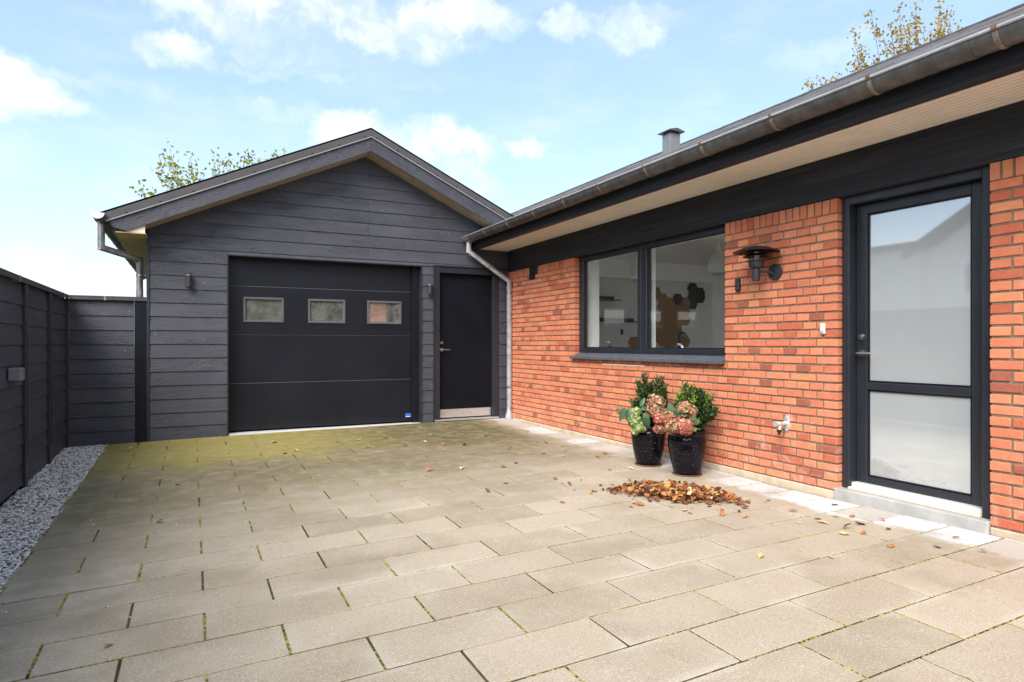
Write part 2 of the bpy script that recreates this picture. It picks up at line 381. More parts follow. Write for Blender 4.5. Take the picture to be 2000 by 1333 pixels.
tonemat('dead_leaf', [(0.0, (0.10, 0.040, 0.027)), (0.3, (0.28, 0.105, 0.050)), (0.5, (0.44, 0.165, 0.055)), (0.7, (0.60, 0.33, 0.10)), (0.88, (0.68, 0.47, 0.21)), (1.0, (0.74, 0.60, 0.36))], 0.7, 0.15)
tonemat('stone', [(0.0, (0.04, 0.04, 0.04)), (0.25, (0.16, 0.155, 0.145)), (0.5, (0.42, 0.41, 0.39)), (0.72, (0.70, 0.69, 0.66)), (0.88, (0.80, 0.79, 0.77)), (0.95, (0.40, 0.24, 0.16)), (1.0, (0.62, 0.50, 0.42))], 0.9)
tonemat('box_leaf', [(0.0, (0.012, 0.030, 0.010)), (0.5, (0.030, 0.070, 0.020)), (0.8, (0.065, 0.135, 0.030)), (1.0, (0.17, 0.27, 0.05))], 0.32, 0.12)
tonemat('bright_leaf', [(0.0, (0.012, 0.030, 0.010)), (0.45, (0.030, 0.075, 0.018)), (0.7, (0.10, 0.19, 0.03)), (1.0, (0.30, 0.42, 0.06))], 0.32, 0.15)
tonemat('big_leaf', [(0.0, (0.035, 0.085, 0.045)), (1.0, (0.10, 0.19, 0.09))], 0.4, 0.15)
tonemat('lime_flower', [(0.0, (0.18, 0.26, 0.09)), (0.6, (0.36, 0.46, 0.17)), (1.0, (0.55, 0.60, 0.30))], 0.7, 0.25)
tonemat('brown_flower', [(0.0, (0.17, 0.070, 0.038)), (0.4, (0.38, 0.20, 0.10)), (0.8, (0.56, 0.36, 0.21)), (1.0, (0.66, 0.48, 0.32))], 0.75, 0.2)
tonemat('pink_flower', [(0.0, (0.30, 0.13, 0.06)), (0.35, (0.46, 0.20, 0.10)), (0.52, (0.60, 0.09, 0.13)), (0.72, (0.60, 0.32, 0.18)), (1.0, (0.72, 0.44, 0.38))], 0.7, 0.2)
tonemat('maple_leaf', [(0.0, (0.14, 0.19, 0.03)), (0.5, (0.30, 0.33, 0.04)), (1.0, (0.52, 0.46, 0.07))], 0.6, 0.5)
tonemat('autumn_leaf', [(0.0, (0.18, 0.09, 0.03)), (0.5, (0.42, 0.27, 0.05)), (1.0, (0.58, 0.46, 0.08))], 0.6, 0.45)
tonemat('hedge_leaf', [(0.0, (0.06, 0.10, 0.02)), (1.0, (0.22, 0.31, 0.08))], 0.6, 0.5)

# ---------------------------------------------------------------- geometry helpers
WL = {None: Vector((0, 0, 0))}
class MB:
    def __init__(s): s.v, s.f, s.m, s.t = [], [], [], []
    def add(s, verts, faces, mi=0, tone=0.0):
        o = len(s.v); s.v.extend([tuple(map(float, a)) for a in verts])
        for f in faces: s.f.append(tuple(i + o for i in f)); s.m.append(mi); s.t.append(tone)
        return s
    def box(s, x0, x1, y0, y1, z0, z1, mi=0):
        v = [(x, y, z) for x in (x0, x1) for y in (y0, y1) for z in (z0, z1)]
        return s.add(v, [(0, 1, 3, 2), (4, 6, 7, 5), (0, 4, 5, 1), (2, 3, 7, 6), (0, 2, 6, 4), (1, 5, 7, 3)], mi)
    def cbox(s, x0, x1, y0, y1, z0, z1, b=0.003, mi=0):
        v, f = chamfer(x1 - x0, y1 - y0, z1 - z0, b)
        c = ((x0 + x1) / 2, (y0 + y1) / 2, (z0 + z1) / 2)
        return s.add([(a[0] + c[0], a[1] + c[1], a[2] + c[2]) for a in v], f, mi)
    def prism(s, poly, axis, a, b, mi=0):        # poly in the two other axes (cyclic x,y,z order)
        def P(p, t):
            return {'x': (t, p[0], p[1]), 'y': (p[0], t, p[1]), 'z': (p[0], p[1], t)}[axis]
        n = len(poly); v = [P(p, a) for p in poly] + [P(p, b) for p in poly]
        f = [tuple(range(n))[::-1], tuple(range(n, 2 * n))] + [(i, (i + 1) % n, n + (i + 1) % n, n + i) for i in range(n)]
        return s.add(v, f, mi)
    def tube(s, path, r, n=14, mi=0, caps=True, mitre=True):
        path = [Vector(p) for p in path]; rs = r if isinstance(r, (list, tuple)) else [r] * len(path)
        rings = []; prev = None
        for i, p in enumerate(path):
            t = (path[min(i + 1, len(path) - 1)] - path[max(i - 1, 0)])
            d1 = (p - path[i - 1]).normalized() if i else None
            d2 = (path[i + 1] - p).normalized() if i < len(path) - 1 else None
            tan = ((d1 or d2) + (d2 or d1)).normalized()
            if prev is None:
                a = tan.orthogonal().normalized()
            else:
                a = (prev - tan * prev.dot(tan)).normalized()
            prev = a; b = tan.cross(a)
            k = 1 / max(0.4, tan.dot(d1)) if (mitre and d1 and d2) else 1
            ring = []
            for j in range(n):
                w = 2 * math.pi * j / n; o = a * math.cos(w) + b * math.sin(w)
                if k != 1:
                    e = (d2 - d1)
                    if e.length > 1e-6:
                        e.normalize(); o = o + e * o.dot(e) * (k - 1)
                ring.append(p + o * rs[i])
            rings.append(ring)
        v = [q for rg in rings for q in rg]; f = []
        for i in range(len(rings) - 1):
            for j in range(n):
                f.append((i * n + j, i * n + (j + 1) % n, (i + 1) * n + (j + 1) % n, (i + 1) * n + j))
        if caps: f.append(tuple(range(n))[::-1]); f.append(tuple(range((len(rings) - 1) * n, len(rings) * n)))
        return s.add(v, f, mi)
    def lathe(s, prof, c=(0, 0, 0), n=32, axis='z', mi=0, a0=0.0, a1=2 * math.pi):
        full = abs(a1 - a0 - 2 * math.pi) < 1e-6; m = n if full else n + 1
        v = []
        for r, h in prof:
            for j in range(m):
                w = a0 + (a1 - a0) * j / n; p = (r * math.cos(w), r * math.sin(w), h)
                if axis == 'x': p = (p[2], p[0], p[1])
                if axis == 'y': p = (p[0], p[2], p[1])
                v.append((p[0] + c[0], p[1] + c[1], p[2] + c[2]))
        f = []
        for i in range(len(prof) - 1):
            for j in range(n):
                k = (j + 1) % m
                f.append((i * m + j, i * m + k, (i + 1) * m + k, (i + 1) * m + j))
        return s.add(v, f, mi)
    def build(s, name, mats, parent=None, smooth=False, tone=False, fix=True):
        return make(name, s.v, s.f, mats, parent, s.m, s.t if tone else None, smooth, fix)

def chamfer(lx, ly, lz, b):
    b = min(b, lx * .45, ly * .45, lz * .45)
    hx, hy, hz = lx / 2, ly / 2, lz / 2
    v, idx = [], {}
    for sx in (-1, 1):
        for sy in (-1, 1):
            for sz in (-1, 1):
                for a in range(3):
                    p = [sx * (hx - (0 if a == 0 else b)), sy * (hy - (0 if a == 1 else b)), sz * (hz - (0 if a == 2 else b))]
                    idx[(sx, sy, sz, a)] = len(v); v.append(tuple(p))
    f = []
    for a in range(3):
        o = [i for i in range(3) if i != a]
        for s_ in (-1, 1):
            q = []
            for u, w in ((-1, -1), (1, -1), (1, 1), (-1, 1)):
                k = [0, 0, 0]; k[a] = s_; k[o[0]] = u; k[o[1]] = w; q.append(idx[(*k, a)])
            f.append(tuple(q))
    for a in range(3):
        o = [i for i in range(3) if i != a]
        for u in (-1, 1):
            for w in (-1, 1):
                k0 = [0, 0, 0]; k1 = [0, 0, 0]
                k0[a] = -1; k1[a] = 1; k0[o[0]] = k1[o[0]] = u; k0[o[1]] = k1[o[1]] = w
                f.append((idx[(*k0, o[0])], idx[(*k1, o[0])], idx[(*k1, o[1])], idx[(*k0, o[1])]))
    for sx in (-1, 1):
        for sy in (-1, 1):
            for sz in (-1, 1): f.append(tuple(idx[(sx, sy, sz, a)] for a in range(3)))
    return v, f

def mkmesh(name, v, f, mats, mi=None, tone=None, smooth=False, fix=True):
    me = bpy.data.meshes.new(name); me.from_pydata(v, [], f)
    for m in (mats if isinstance(mats, (list, tuple)) else [mats]): me.materials.append(MATS[m] if isinstance(m, str) else m)
    if mi is not None and len(me.materials) > 1: me.polygons.foreach_set('material_index', mi)
    if tone is not None:
        at = me.attributes.new('tone', 'FLOAT', 'FACE'); at.data.foreach_set('value', tone)
    if fix:
        bm = bmesh.new(); bm.from_mesh(me); bmesh.ops.recalc_face_normals(bm, faces=bm.faces); bm.to_mesh(me); bm.free()
    if smooth:
        me.polygons.foreach_set('use_smooth', [True] * len(me.polygons))
        if smooth != 'all' and hasattr(me, 'set_sharp_from_angle'): me.set_sharp_from_angle(angle=R(40))
    me.update(); return me
def link(name, me, parent=None, world=(0, 0, 0), rot=None):
    o = bpy.data.objects.new(name, me); col.objects.link(o)
    w = Vector(world); o.parent = parent; o.location = w - WL[parent]; WL[o] = w
    if rot is not None: o.rotation_euler = rot
    return o
def make(name, v, f, mats, parent=None, mi=None, tone=None, smooth=False, fix=True):
    a = np.array(v); c = (a.min(0) + a.max(0)) / 2
    me = mkmesh(name, (a - c).tolist(), f, mats, mi, tone, smooth, fix)
    return link(name, me, parent, c)
def thing(name, loc, label, cat, group=None):
    o = bpy.data.objects.new(name, None); o.empty_display_size = 0.2; col.objects.link(o)
    o.location = loc; WL[o] = Vector(loc); return tag(o, label, cat, group)
def tag(o, label=None, cat=None, group=None, kind=None):
    for k, v in (('label', label), ('category', cat), ('group', group), ('kind', kind)):
        if v: o[k] = v
    return o
def board(L, H, T0, T1, prof='lap', b=0.0):
    """cladding board, length on local x, height on z, front towards -y; lapped: thick bottom edge"""
    if prof == 'lap':
        poly = [(0.0, -H / 2), (-T1 + 0.0015, -H / 2), (-T1, -H / 2 + 0.003), (-T0, H / 2), (0.0, H / 2)]
        mb = MB(); mb.prism(poly, 'x', -L / 2, L / 2)
        return mkmesh('cladding_board', mb.v, mb.f, 'cladding')
BOARD_CACHE = {}
def put_board(name, x0, x1, z0, z1, y, parent, axis='x', T0=0.006, T1=0.017):
    L, H = x1 - x0, z1 - z0
    k = (round(L, 3), round(H, 3), T0, T1)
    if k not in BOARD_CACHE: BOARD_CACHE[k] = board(L, H, T0, T1)
    if axis == 'x': return link(name, BOARD_CACHE[k], parent, ((x0 + x1) / 2, y, (z0 + z1) / 2))
    return link(name, BOARD_CACHE[k], parent, (y, (x0 + x1) / 2, (z0 + z1) / 2), (0, 0, R(90)))

# ---------------------------------------------------------------- ground and paving
tag(MB().box(-400, 400, -400, 400, -0.9, -0.45).build('ground', 'earth'), kind='structure')
XL, XR, YB, YF = -5.135, -0.012, -9.6, -0.006
def sheet(x0, x1, y0, y1, nx, ny, dz):
    v = [(x0 + (x1 - x0) * i / nx, y0 + (y1 - y0) * j / ny) for j in range(ny + 1) for i in range(nx + 1)]
    v = [(x, y, gz(x, y) + dz) for x, y in v]
    f = [(j * (nx + 1) + i, j * (nx + 1) + i + 1, (j + 1) * (nx + 1) + i + 1, (j + 1) * (nx + 1) + i) for j in range(ny) for i in range(nx)]
    return v, f
v, f = sheet(XL + 0.01, 0.02, YB, 0.3, 50, 100, -0.0036)
paving = make('paving', v, f, 'joint'); tag(paving, kind='structure')
X0, PXX, Y0, PYY = -3.0241, 0.2985, -6.2752, 0.293
slab_me = []
for k in range(4):
    vv, ff = chamfer(1.0, 1.0, 1.0, 0.0)
    J = 0.0100
    vv, ff = chamfer(2 * PXX - J, PYY - J, 0.04, 0.0025)
    vv = [(a + random.uniform(-.0008, .0008), b + random.uniform(-.0008, .0008), c - 0.02) for a, b, c in vv]
    slab_me.append(mkmesh('paving_slab', vv, ff, 'slab'))
cut_cache = {}
def slab_mesh(lx, ly):
    k = (round(lx, 2), round(ly, 2))
    if k not in cut_cache:
        vv, ff = chamfer(lx - 0.0100, ly - 0.0100, 0.04, 0.0025)
        cut_cache[k] = mkmesh('paving_slab', [(a, b, c - 0.02) for a, b, c in vv], ff, 'slab')
    return cut_cache[k]
slabs = []
for j in range(-11, 23):
    ya, yb = Y0 + PYY * (j - 1), Y0 + PYY * j
    if ya > YF - 0.02: continue
    ybc = min(yb, YF)
    for i in range(-10, 14):
        if (i + j) % 2 == 0: continue
        xa, xb = X0 + PXX * i, X0 + PXX * (i + 2)
        xa, xb = max(xa, XL), min(xb, XR)
        if xb - xa < 0.025: continue
        slabs.append((xa, xb, ya, ybc))
def inview(p, m=30):
    d = np.array(p) - CAM; c, s = math.cos(YAW), math.sin(YAW)
    fw = d[0] * s + d[1] * c; r = d[0] * c - d[1] * s
    if fw < 0.3: return False
    x, y = 1000 + F_PX * r / fw, HORIZON - F_PX * d[2] / fw
    return -m < x < 2000 + m and -m < y < 1333 + m
rest = MB()
nin = 0
for xa, xb, ya, yb in slabs:
    cx, cy = (xa + xb) / 2, (ya + yb) / 2
    e = 0.1
    gx = (gz(cx + e, cy) - gz(cx - e, cy)) / (2 * e); gy = (gz(cx, cy + e) - gz(cx, cy - e)) / (2 * e)
    vis = any(inview((x, y, gz(x, y))) for x in (xa, xb, cx) for y in (ya, yb))
    full = abs(xb - xa - 2 * PXX) < 1e-3 and abs(yb - ya - PYY) < 1e-3
    if vis and nin < 300:
        nin += 1
        me = random.choice(slab_me) if full else slab_mesh(xb - xa, yb - ya)
        o = link('paving_slab', me, paving, (cx, cy, gz(cx, cy) + random.gauss(0, 0.0008)),
                 (math.atan(gy) + random.gauss(0, .0018), -math.atan(gx) + random.gauss(0, .0012), (random.gauss(0, .0012) + (math.pi if (full and random.random() < .5) else 0))))
        if o.rotation_euler.z > 2:
            o.rotation_euler.x *= -1; o.rotation_euler.y *= -1
    else:
        vv, ff = chamfer(xb - xa - 0.0065, yb - ya - 0.0065, 0.04, 0.0035)
        rest.add([(a + cx, b + cy, c - 0.02 + gz(a + cx, b + cy)) for a, b, c in vv], ff)
if rest.v:
    o = rest.build('paving_slabs', 'slab', paving); tag(o, kind='stuff')

# moss cushions along the joints
ico = bmesh.new(); bmesh.ops.create_icosphere(ico, subdivisions=1, radius=1)
ICO_V = np.array([v.co[:] for v in ico.verts]); ICO_F = [tuple(v.index for v in f.verts) for f in ico.faces]; ico.free()
def scatter_balls(name, pts, mats, tones=None, parent=None, kind='stuff'):
    """pts: list of (x,y,z,rx,ry,rz,rot)"""
    n = len(pts); P = np.array(pts); V = np.repeat(ICO_V[None], n, 0) * (1 + rng.uniform(-.28, .28, (n, len(ICO_V), 1)))
    V = V * P[:, None, 3:6]
    c, s = np.cos(P[:, 6])[:, None], np.sin(P[:, 6])[:, None]
    X = V[..., 0] * c - V[..., 1] * s; Y = V[..., 0] * s + V[..., 1] * c
    V = np.stack([X, Y, V[..., 2]], -1) + P[:, None, :3]
    Fa = (np.array(ICO_F)[None] + (np.arange(n) * len(ICO_V))[:, None, None]).reshape(-1, 3)
    t = np.repeat(np.array(tones), len(ICO_F)).tolist() if tones is not None else None
    me = mkmesh(name, V.reshape(-1, 3).tolist(), Fa.tolist(), mats, None, t, False, False)
    o = link(name, me, parent); return tag(o, kind=kind)
pts = []
for xa, xb, ya, yb in slabs:
    if not inview(((xa + xb) / 2, (ya + yb) / 2, 0), 150): continue
    for edge in (0, 1):
        L = (xb - xa) if edge == 0 else (yb - ya)
        dens = max(0.0, random.gauss(0.5, 0.55)) * (0.55 if edge == 0 else 1.1)
        cnt = int(L * 170 * dens)
        for q in range(cnt):
            t = random.random()
            x, y = (xa + t * L, ya) if edge == 0 else (xa, ya + t * L)
            x += random.gauss(0, .0025); y += random.gauss(0, .0025)
            r = abs(random.gauss(0.0028, 0.0015)) + 0.0012
            pts.append((x, y, gz(x, y) - 0.0035, r * 1.4, r * 1.4, r * random.uniform(.5, .9), random.random() * 6))
moss = scatter_balls('moss', pts, 'moss'); moss['label'] = 'yellow green moss growing in the joints of the paving'; moss['category'] = 'moss'

# gravel strip between the fence and the paving
v, f = sheet(-5.75, -5.14, YB, 0.15, 4, 30, -0.022)
gb = make('gravel_bed', v, f, 'joint'); tag(gb, kind='structure')
pts, tn = [], []
for q in range(19000):
    x = random.uniform(-5.56, -5.125 + abs(random.gauss(0, .006))); y = random.uniform(-5.4, 0.02)
    r = abs(random.gauss(0.0062, 0.0022)) + 0.0025
    edge = smooth(-5.12, -5.2, x)
    pts.append((x, y, gz(x, y) - 0.012 + random.uniform(-.006, .007) + 0.006 * edge, r * random.uniform(.8, 1.5), r, r * random.uniform(.6, 1), random.random() * 6.3))
    tn.append(min(0.9, max(0, random.gauss(0.62, 0.28))) if random.random() < .94 else random.uniform(.93, 1))
gr = scatter_balls('gravel', pts, 'stone', tn); gr['label'] = 'grey and white gravel strip at the foot of the dark fence'; gr['category'] = 'gravel'
pts, tn = [], []
for px, py in ((345, 1027), (505 / 2.76, 850 + 487 / 2.76), (490 / 2.76, 850 + 465 / 2.76), (30 / 2.76, 850 + 963 / 2.76), (20 / 2.76, 850 + 908 / 2.76), (582 / 2.76, 850 + 930 / 2.76), (700 / 2.76, 850 + 988 / 2.76), (375 / 2.76, 982), (780 / 2.76, 850 + 575 / 2.76)):
    q = GP(px, py); r = random.uniform(.004, .009)
    st = scatter_balls('pebble', [(0, 0, r * .6, r, r * .8, r * .7, random.random() * 6)], 'stone', [random.uniform(.4, .85)], None, None)
    st.location = (q[0], q[1], gz(q[0], q[1])); tag(st, 'stray pebble from the gravel lying loose on the paving slabs', 'pebble', 'stray pebbles on the paving')

# ---------------------------------------------------------------- garage
garage = thing('garage', (-2.4, 3, 0), 'dark clad timber garage with gable roof, sectional door and side door', 'garage')
E_, Z0 = 0.16408, 2.4586
GX0, AX, AZ, SL = -4.735, -2.172, 3.70, 0.461
def roofz(x): return AZ - SL * abs(x - AX)
OX0, OX1, OZ1 = -3.868, -1.378, 2.246          # big door opening
SX0, SX1, SZ1 = -1.183, -0.165, 2.262          # side door opening (to outside of its frame)
# backing wall with openings (recessed behind the boards)
mb = MB()
mb.prism([(GX0 + .01, -0.2), (OX0 - .012, -0.2), (OX0 - .012, roofz(OX0) - .03), (GX0 + .01, roofz(GX0) - .03)], 'y', 0.0, 0.16)
mb.prism([(OX0 - .012, OZ1 + .012), (OX1 + .012, OZ1 + .012), (OX1 + .012, roofz(OX1) - .03), (AX, AZ - .03), (OX0 - .012, roofz(OX0) - .03)], 'y', 0.0, 0.16)
mb.prism([(OX1 + .012, -0.2), (SX0 - .004, -0.2), (SX0 - .004, roofz(SX0) - .03), (OX1 + .012, roofz(OX1) - .03)], 'y', 0.0, 0.16)
mb.prism([(SX0 - .004, SZ1 + .012), (SX1 + .004, SZ1 + .012), (SX1 + .004, roofz(SX1) - .03), (SX0 - .004, roofz(SX0) - .03)], 'y', 0.0, 0.16)
mb.prism([(SX1 + .004, -0.2), (-0.002, -0.2), (-0.002, roofz(0) - .03), (SX1 + .004, roofz(SX1) - .03)], 'y', 0.0, 0.16)
fwall = mb.build('front_wall', 'black_paint', garage)
def seam(i): return Z0 - E_ * i
def gable_board(z0, z1, a, b):
    """board cut along the rake"""
    xl = lambda z: AX - (AZ - .012 - z) / SL; xr = lambda z: AX + (AZ - .012 - z) / SL
    return max(a, xl(z0) - .04), min(b, xr(z0) + .04)
# rows from the ground up
LB, RB = GX0 + 0.022, OX0 - 0.014
for i in range(-8, 16):
    zt, zb = seam(i - 1), seam(i) if i < 15 else -0.10
    zlo = zb + 0.0045
    zt_ = zt + 0.012
    if i >= 2:                                              # beside the big door
        if i == 2:
            x1 = -4.028
            put_board('cladding_board', LB, x1 - .0015, zlo, zt_, 0.0, fwall)
            put_board('cladding_board', x1 + .0015, RB, zlo, zt_, 0.0, fwall)
            put_board('cladding_board', RB + .001, SX0 - .02, OZ1 + 0.012, zt_, 0.0, fwall)
            put_board('cladding_board', SX0 - .019, -.004, SZ1 + 0.016, zt_, 0.0, fwall)
        else:
            if i == 15: zlo = -0.03
            put_board('cladding_board', LB, RB, zlo, zt_, 0.0, fwall)
        zz = zt_ if i > 2 else OZ1 + 0.006
        put_board('cladding_board', OX1 + .013, SX0 - .021, zlo if i < 15 else 0.03, zz, 0.0, fwall)
        put_board('cladding_board', SX1 + .005, -.004, zlo if i < 15 else 0.03, zt_ if i > 2 else SZ1, 0.0, fwall)
    else:
        a, b = gable_board(zlo, zt_, LB, -0.004)
        cut = -4.028 if i % 2 == 0 else -2.13
        if a < cut < b:
            put_board('cladding_board', a, cut - .0015, zlo, zt_, 0.0, fwall)
            put_board('cladding_board', cut + .0015, b, zlo, zt_, 0.0, fwall)
        elif b - a > 0.1: put_board('cladding_board', a, b, zlo, zt_, 0.0, fwall)
MB().cbox(GX0 - .012, GX0 + .02, -.022, .05, -.12, roofz(GX0) + .02).build('corner_trim', 'trim_paint', garage)
MB().cbox(OX0 - .0135, OX0, -.021, .14, -.05, OZ1 + .011, .002).build('door_jamb', 'trim_paint', garage)
MB().cbox(OX1, OX1 + .012, -.021, .14, -.02, OZ1 + .011, .002).build('door_jamb', 'trim_paint', garage)
MB().cbox(OX0, OX1, -.020, .14, OZ1, OZ1 + .0115, .002).build('door_head', 'trim_paint', garage)
# sectional door
YD = 0.15
gdoor = thing('garage_door', (-2.6, YD, 0.0), 'x', 'x')
for k in ('label', 'category'): del gdoor[k]
gdoor.parent = garage; gdoor.location = Vector((-2.6, YD, 0.0)) - WL[garage]
rows = [(0.050, 0.6495), (0.6565, 1.2665), (1.2735, 1.8865), (1.8935, 2.40)]
wins = [(-3.688, -3.198), (-2.894, -2.405), (-2.107, -1.619)]
WZ0, WZ1 = 1.430, 1.752
for ri, (a, b) in enumerate(rows):
    mb = MB()
    if ri != 2: mb.cbox(OX0 - .06, OX1 + .08, YD, YD + .04, a, b, .006)
    else:
        xs = [OX0 - .06] + [q for w in wins for q in (w[0] + .012, w[1] - .012)] + [OX1 + .08]
        mb.box(xs[0], xs[-1], YD, YD + .04, WZ1 - .012, b)
        mb.box(xs[0], xs[-1], YD, YD + .04, a, WZ0 + .012)
        for k in range(0, 8, 2): mb.box(xs[k], xs[k + 1], YD, YD + .04, WZ0 + .012, WZ1 - .012)
    mb.build('door_panel', 'garage_door_paint', gdoor)
    if ri < 3: MB().box(OX0 - .05, OX1 + .07, YD + .004, YD + .03, b + .0008, b + .0062).build('panel_edge_glint', 'seam_glint', gdoor)  # light grey strip paints the sky glint along the panel edges
for a, b in wins:
    mb = MB(); w = .028
    mb.cbox(a, b, YD - .014, YD + .006, WZ1 - w, WZ1, .004); mb.cbox(a, b, YD - .014, YD + .006, WZ0, WZ0 + w, .004)
    mb.cbox(a, a + w, YD - .0135, YD + .006, WZ0 + w, WZ1 - w, .004); mb.cbox(b - w, b, YD - .0135, YD + .006, WZ0 + w, WZ1 - w, .004)
    mb.build('door_window_frame', 'grey_plastic', gdoor)
    MB().box(a + w * .8, b - w * .8, YD + .010, YD + .016, WZ0 + w * .8, WZ1 - w * .8).build('door_window_pane', 'garage_glass', gdoor)
o = MB().box(-1.563, -1.483, YD - .001, YD + .001, .112, .166).build('door_sticker', 'sticker_blue', gdoor); o['label'] = 'small blue and white maker sticker'
MB().box(-1.558, -1.488, YD - .0016, YD - .0012, .116, .124).build('sticker_stripe', 'white_paint', gdoor)
MB().cbox(OX0 + .001, OX1 - .001, -.004, YD - .004, -0.07, .036, .004).build('threshold', 'white_aluminium', garage)
MB().box(OX1 - .10, OX1 + .0005, YD - .06, YD - .004, .04, OZ1 + .2).build('door_guide', 'black_paint', garage)
MB().box(OX0 - .001, OX0 + .012, YD - .06, YD - .004, .04, OZ1 + .2).build('door_guide', 'black_paint', garage)
mb = MB()      # dark inside of the garage
mb.box(-4.6, -.3, 5.9, 6.0, -.05, 2.6); mb.box(-4.62, -4.6, .17, 5.9, -.05, 2.6); mb.box(-.3, -.28, .17, 5.9, -.05, 2.6); mb.box(-4.6, -.3, .17, 5.9, 2.5, 2.6); mb.box(-4.6, -.3, .17, 5.9, -.06, -.04)
mb.build('garage_inside', 'dark_interior', garage)
# side door
sdoor = thing('side_door', (-.67, .05, 0.0), 'x', 'x')
for k in ('label', 'category'): del sdoor[k]
sdoor.parent = garage; sdoor.location = Vector((-.67, .05, 0)) - WL[garage]
mb = MB(); fw_ = .085
mb.cbox(SX0, SX0 + fw_, -.012, .14, .06, SZ1, .004); mb.cbox(SX1 - .095, SX1, -.012, .14, .06, SZ1, .004); mb.cbox(SX0 + fw_, SX1 - .095, -.0118, .14, SZ1 - .088, SZ1 - .001, .004)
mb.build('door_frame', 'frame_paint', sdoor)
MB().cbox(SX0 - .018, SX0 - .001, -.024, .02, .06, SZ1 + .0145, .002).build('door_trim', 'trim_paint', sdoor)
MB().cbox(SX0 - .0005, SX1 + .003, -.024, .02, SZ1 + .001, SZ1 + .0142, .002).build('door_trim', 'trim_paint', sdoor)
MB().cbox(SX0 + fw_ + .003, SX1 - .098, .06, .105, .075, SZ1 - .092, .003).build('door_leaf', 'side_door_paint', sdoor)
MB().cbox(SX0 + fw_ + .012, SX1 - .104, .056, .0605, .085, .205, .001).build('kick_plate', 'aluminium', sdoor)
MB().cbox(SX0 + .002, SX1 - .01, -.035, .058, .045, .068, .003).build('threshold', 'aluminium', sdoor)
def lever(parent, p, out, along, name='door_handle', L=0.115):
    p, out, along = Vector(p), Vector(out), Vector(along)
    mb = MB(); mb.tube([p, p + out * .009], .026, 20); mb.tube([p + out * .008, p + out * .048, p + out * .052 + along * .02, p + out * .054 + along * L], [.0095, .0095, .0095, .0085], 12)
    return mb.build(name, 'steel', parent, smooth=True)
lever(sdoor, (-1.05, .06, 1.07), (0, -1, 0), (1, 0, 0))
mb = MB(); mb.tube([(-1.05, .06, 1.17), (-1.05, .046, 1.17)], .022, 20); mb.build('lock_cylinder', 'steel', sdoor, smooth=True)
# roof
OH = 0.318
def slope(mbx, side, y0, y1, dz0, dz1, xe, mi=0, x_in=None):
    """slab of roof between heights dz0..dz1 above the rake line, out to x = xe"""
    x_in = AX if x_in is None else x_in
    za, zb = roofz(x_in), roofz(xe)
    mbx.prism([(x_in, za + dz0), (xe, zb + dz0), (xe, zb + dz1), (x_in, za + dz1)], 'y', y0, y1, mi)
XEL, XER = -5.175, 0.35
mb = MB(); slope(mb, -1, -OH + .03, 6.6, .165, .262, XEL); slope(mb, 1, -OH + .03, 6.6, .165, .262, XER); roof = mb.build('roof', 'flashing', garage)
for xe, nm in ((XEL, -1), (XER, 1)):
    x_in = AX + nm * .001
    mb = MB(); xb_ = -5.06 if nm < 0 else XER
    if nm < 0:
        poly = [(x_in, AZ - .016), (-4.925, roofz(-4.925) - .016), (-5.06, 2.452), (-5.085, roofz(-5.085) + .155), (x_in, AZ + .155)]
    else:
        poly = [(x_in, AZ - .016), (xb_, roofz(xb_) - .016), (xb_, roofz(xb_) + .155), (x_in, AZ + .155)]
    # the rake board is its own local board so that the grain runs along it
    ang = math.atan(SL) * (1 if nm < 0 else -1)
    cxx = sum(p[0] for p in poly) / len(poly); czz = sum(p[1] for p in poly) / len(poly)
    ca, sa = math.cos(-ang), math.sin(-ang)
    lp = [((p[0] - cxx) * ca - (p[1] - czz) * sa, (p[0] - cxx) * sa + (p[1] - czz) * ca) for p in poly]
    mb.prism(lp, 'y', -.009, .009)
    me = mkmesh('rake_board', mb.v, mb.f, 'cladding')
    link('rake_board', me, garage, (cxx, -OH, czz), (0, -ang, 0))
    mb = MB(); slope(mb, nm, -OH + .0095, .0, -.012, .0, xb_ if nm > 0 else -4.76, 0, x_in); mb.build('rake_soffit', 'rake_soffit', garage)
    mb = MB(); slope(mb, nm, -OH - .022, -OH - .0095, .170, .283, xe, 0, x_in); slope(mb, nm, -OH - .022, -OH + .16, .263, .285, xe, 0, x_in)
    fl = mb.build('rake_flashing', 'flashing', garage)
    mb = MB(); slope(mb, nm, -OH - .030, -OH - .0095, .158, .1695, xe + (0.06 if nm < 0 else 0), 0, x_in); mb.build('flashing_edge', 'flashing_edge', fl)
    n = 9
    for k in range(n):
        t = (k + .25) / n; xx = x_in + (xe - x_in) * t; zz = roofz(xx) + .19
        if xx > -.1: continue
        mb = MB(); mb.tube([(xx, -OH - .022, zz), (xx, -OH - .026, zz)], .009, 8); mb.build('screw', 'screw', fl)
        if k < 8:
            zz = roofz(xx) + .10; mb = MB(); mb.tube([(xx, -OH - .009, zz), (xx, -OH - .0125, zz)], .006, 8); mb.build('screw', 'screw', garage)
# ridge capping
mb = MB(); slope(mb, -1, -OH - .0, 6.6, .2855, .292, AX - .16); slope(mb, 1, -OH, 6.6, .2855, .292, AX + .16); mb.build('ridge_cap', 'flashing', garage)
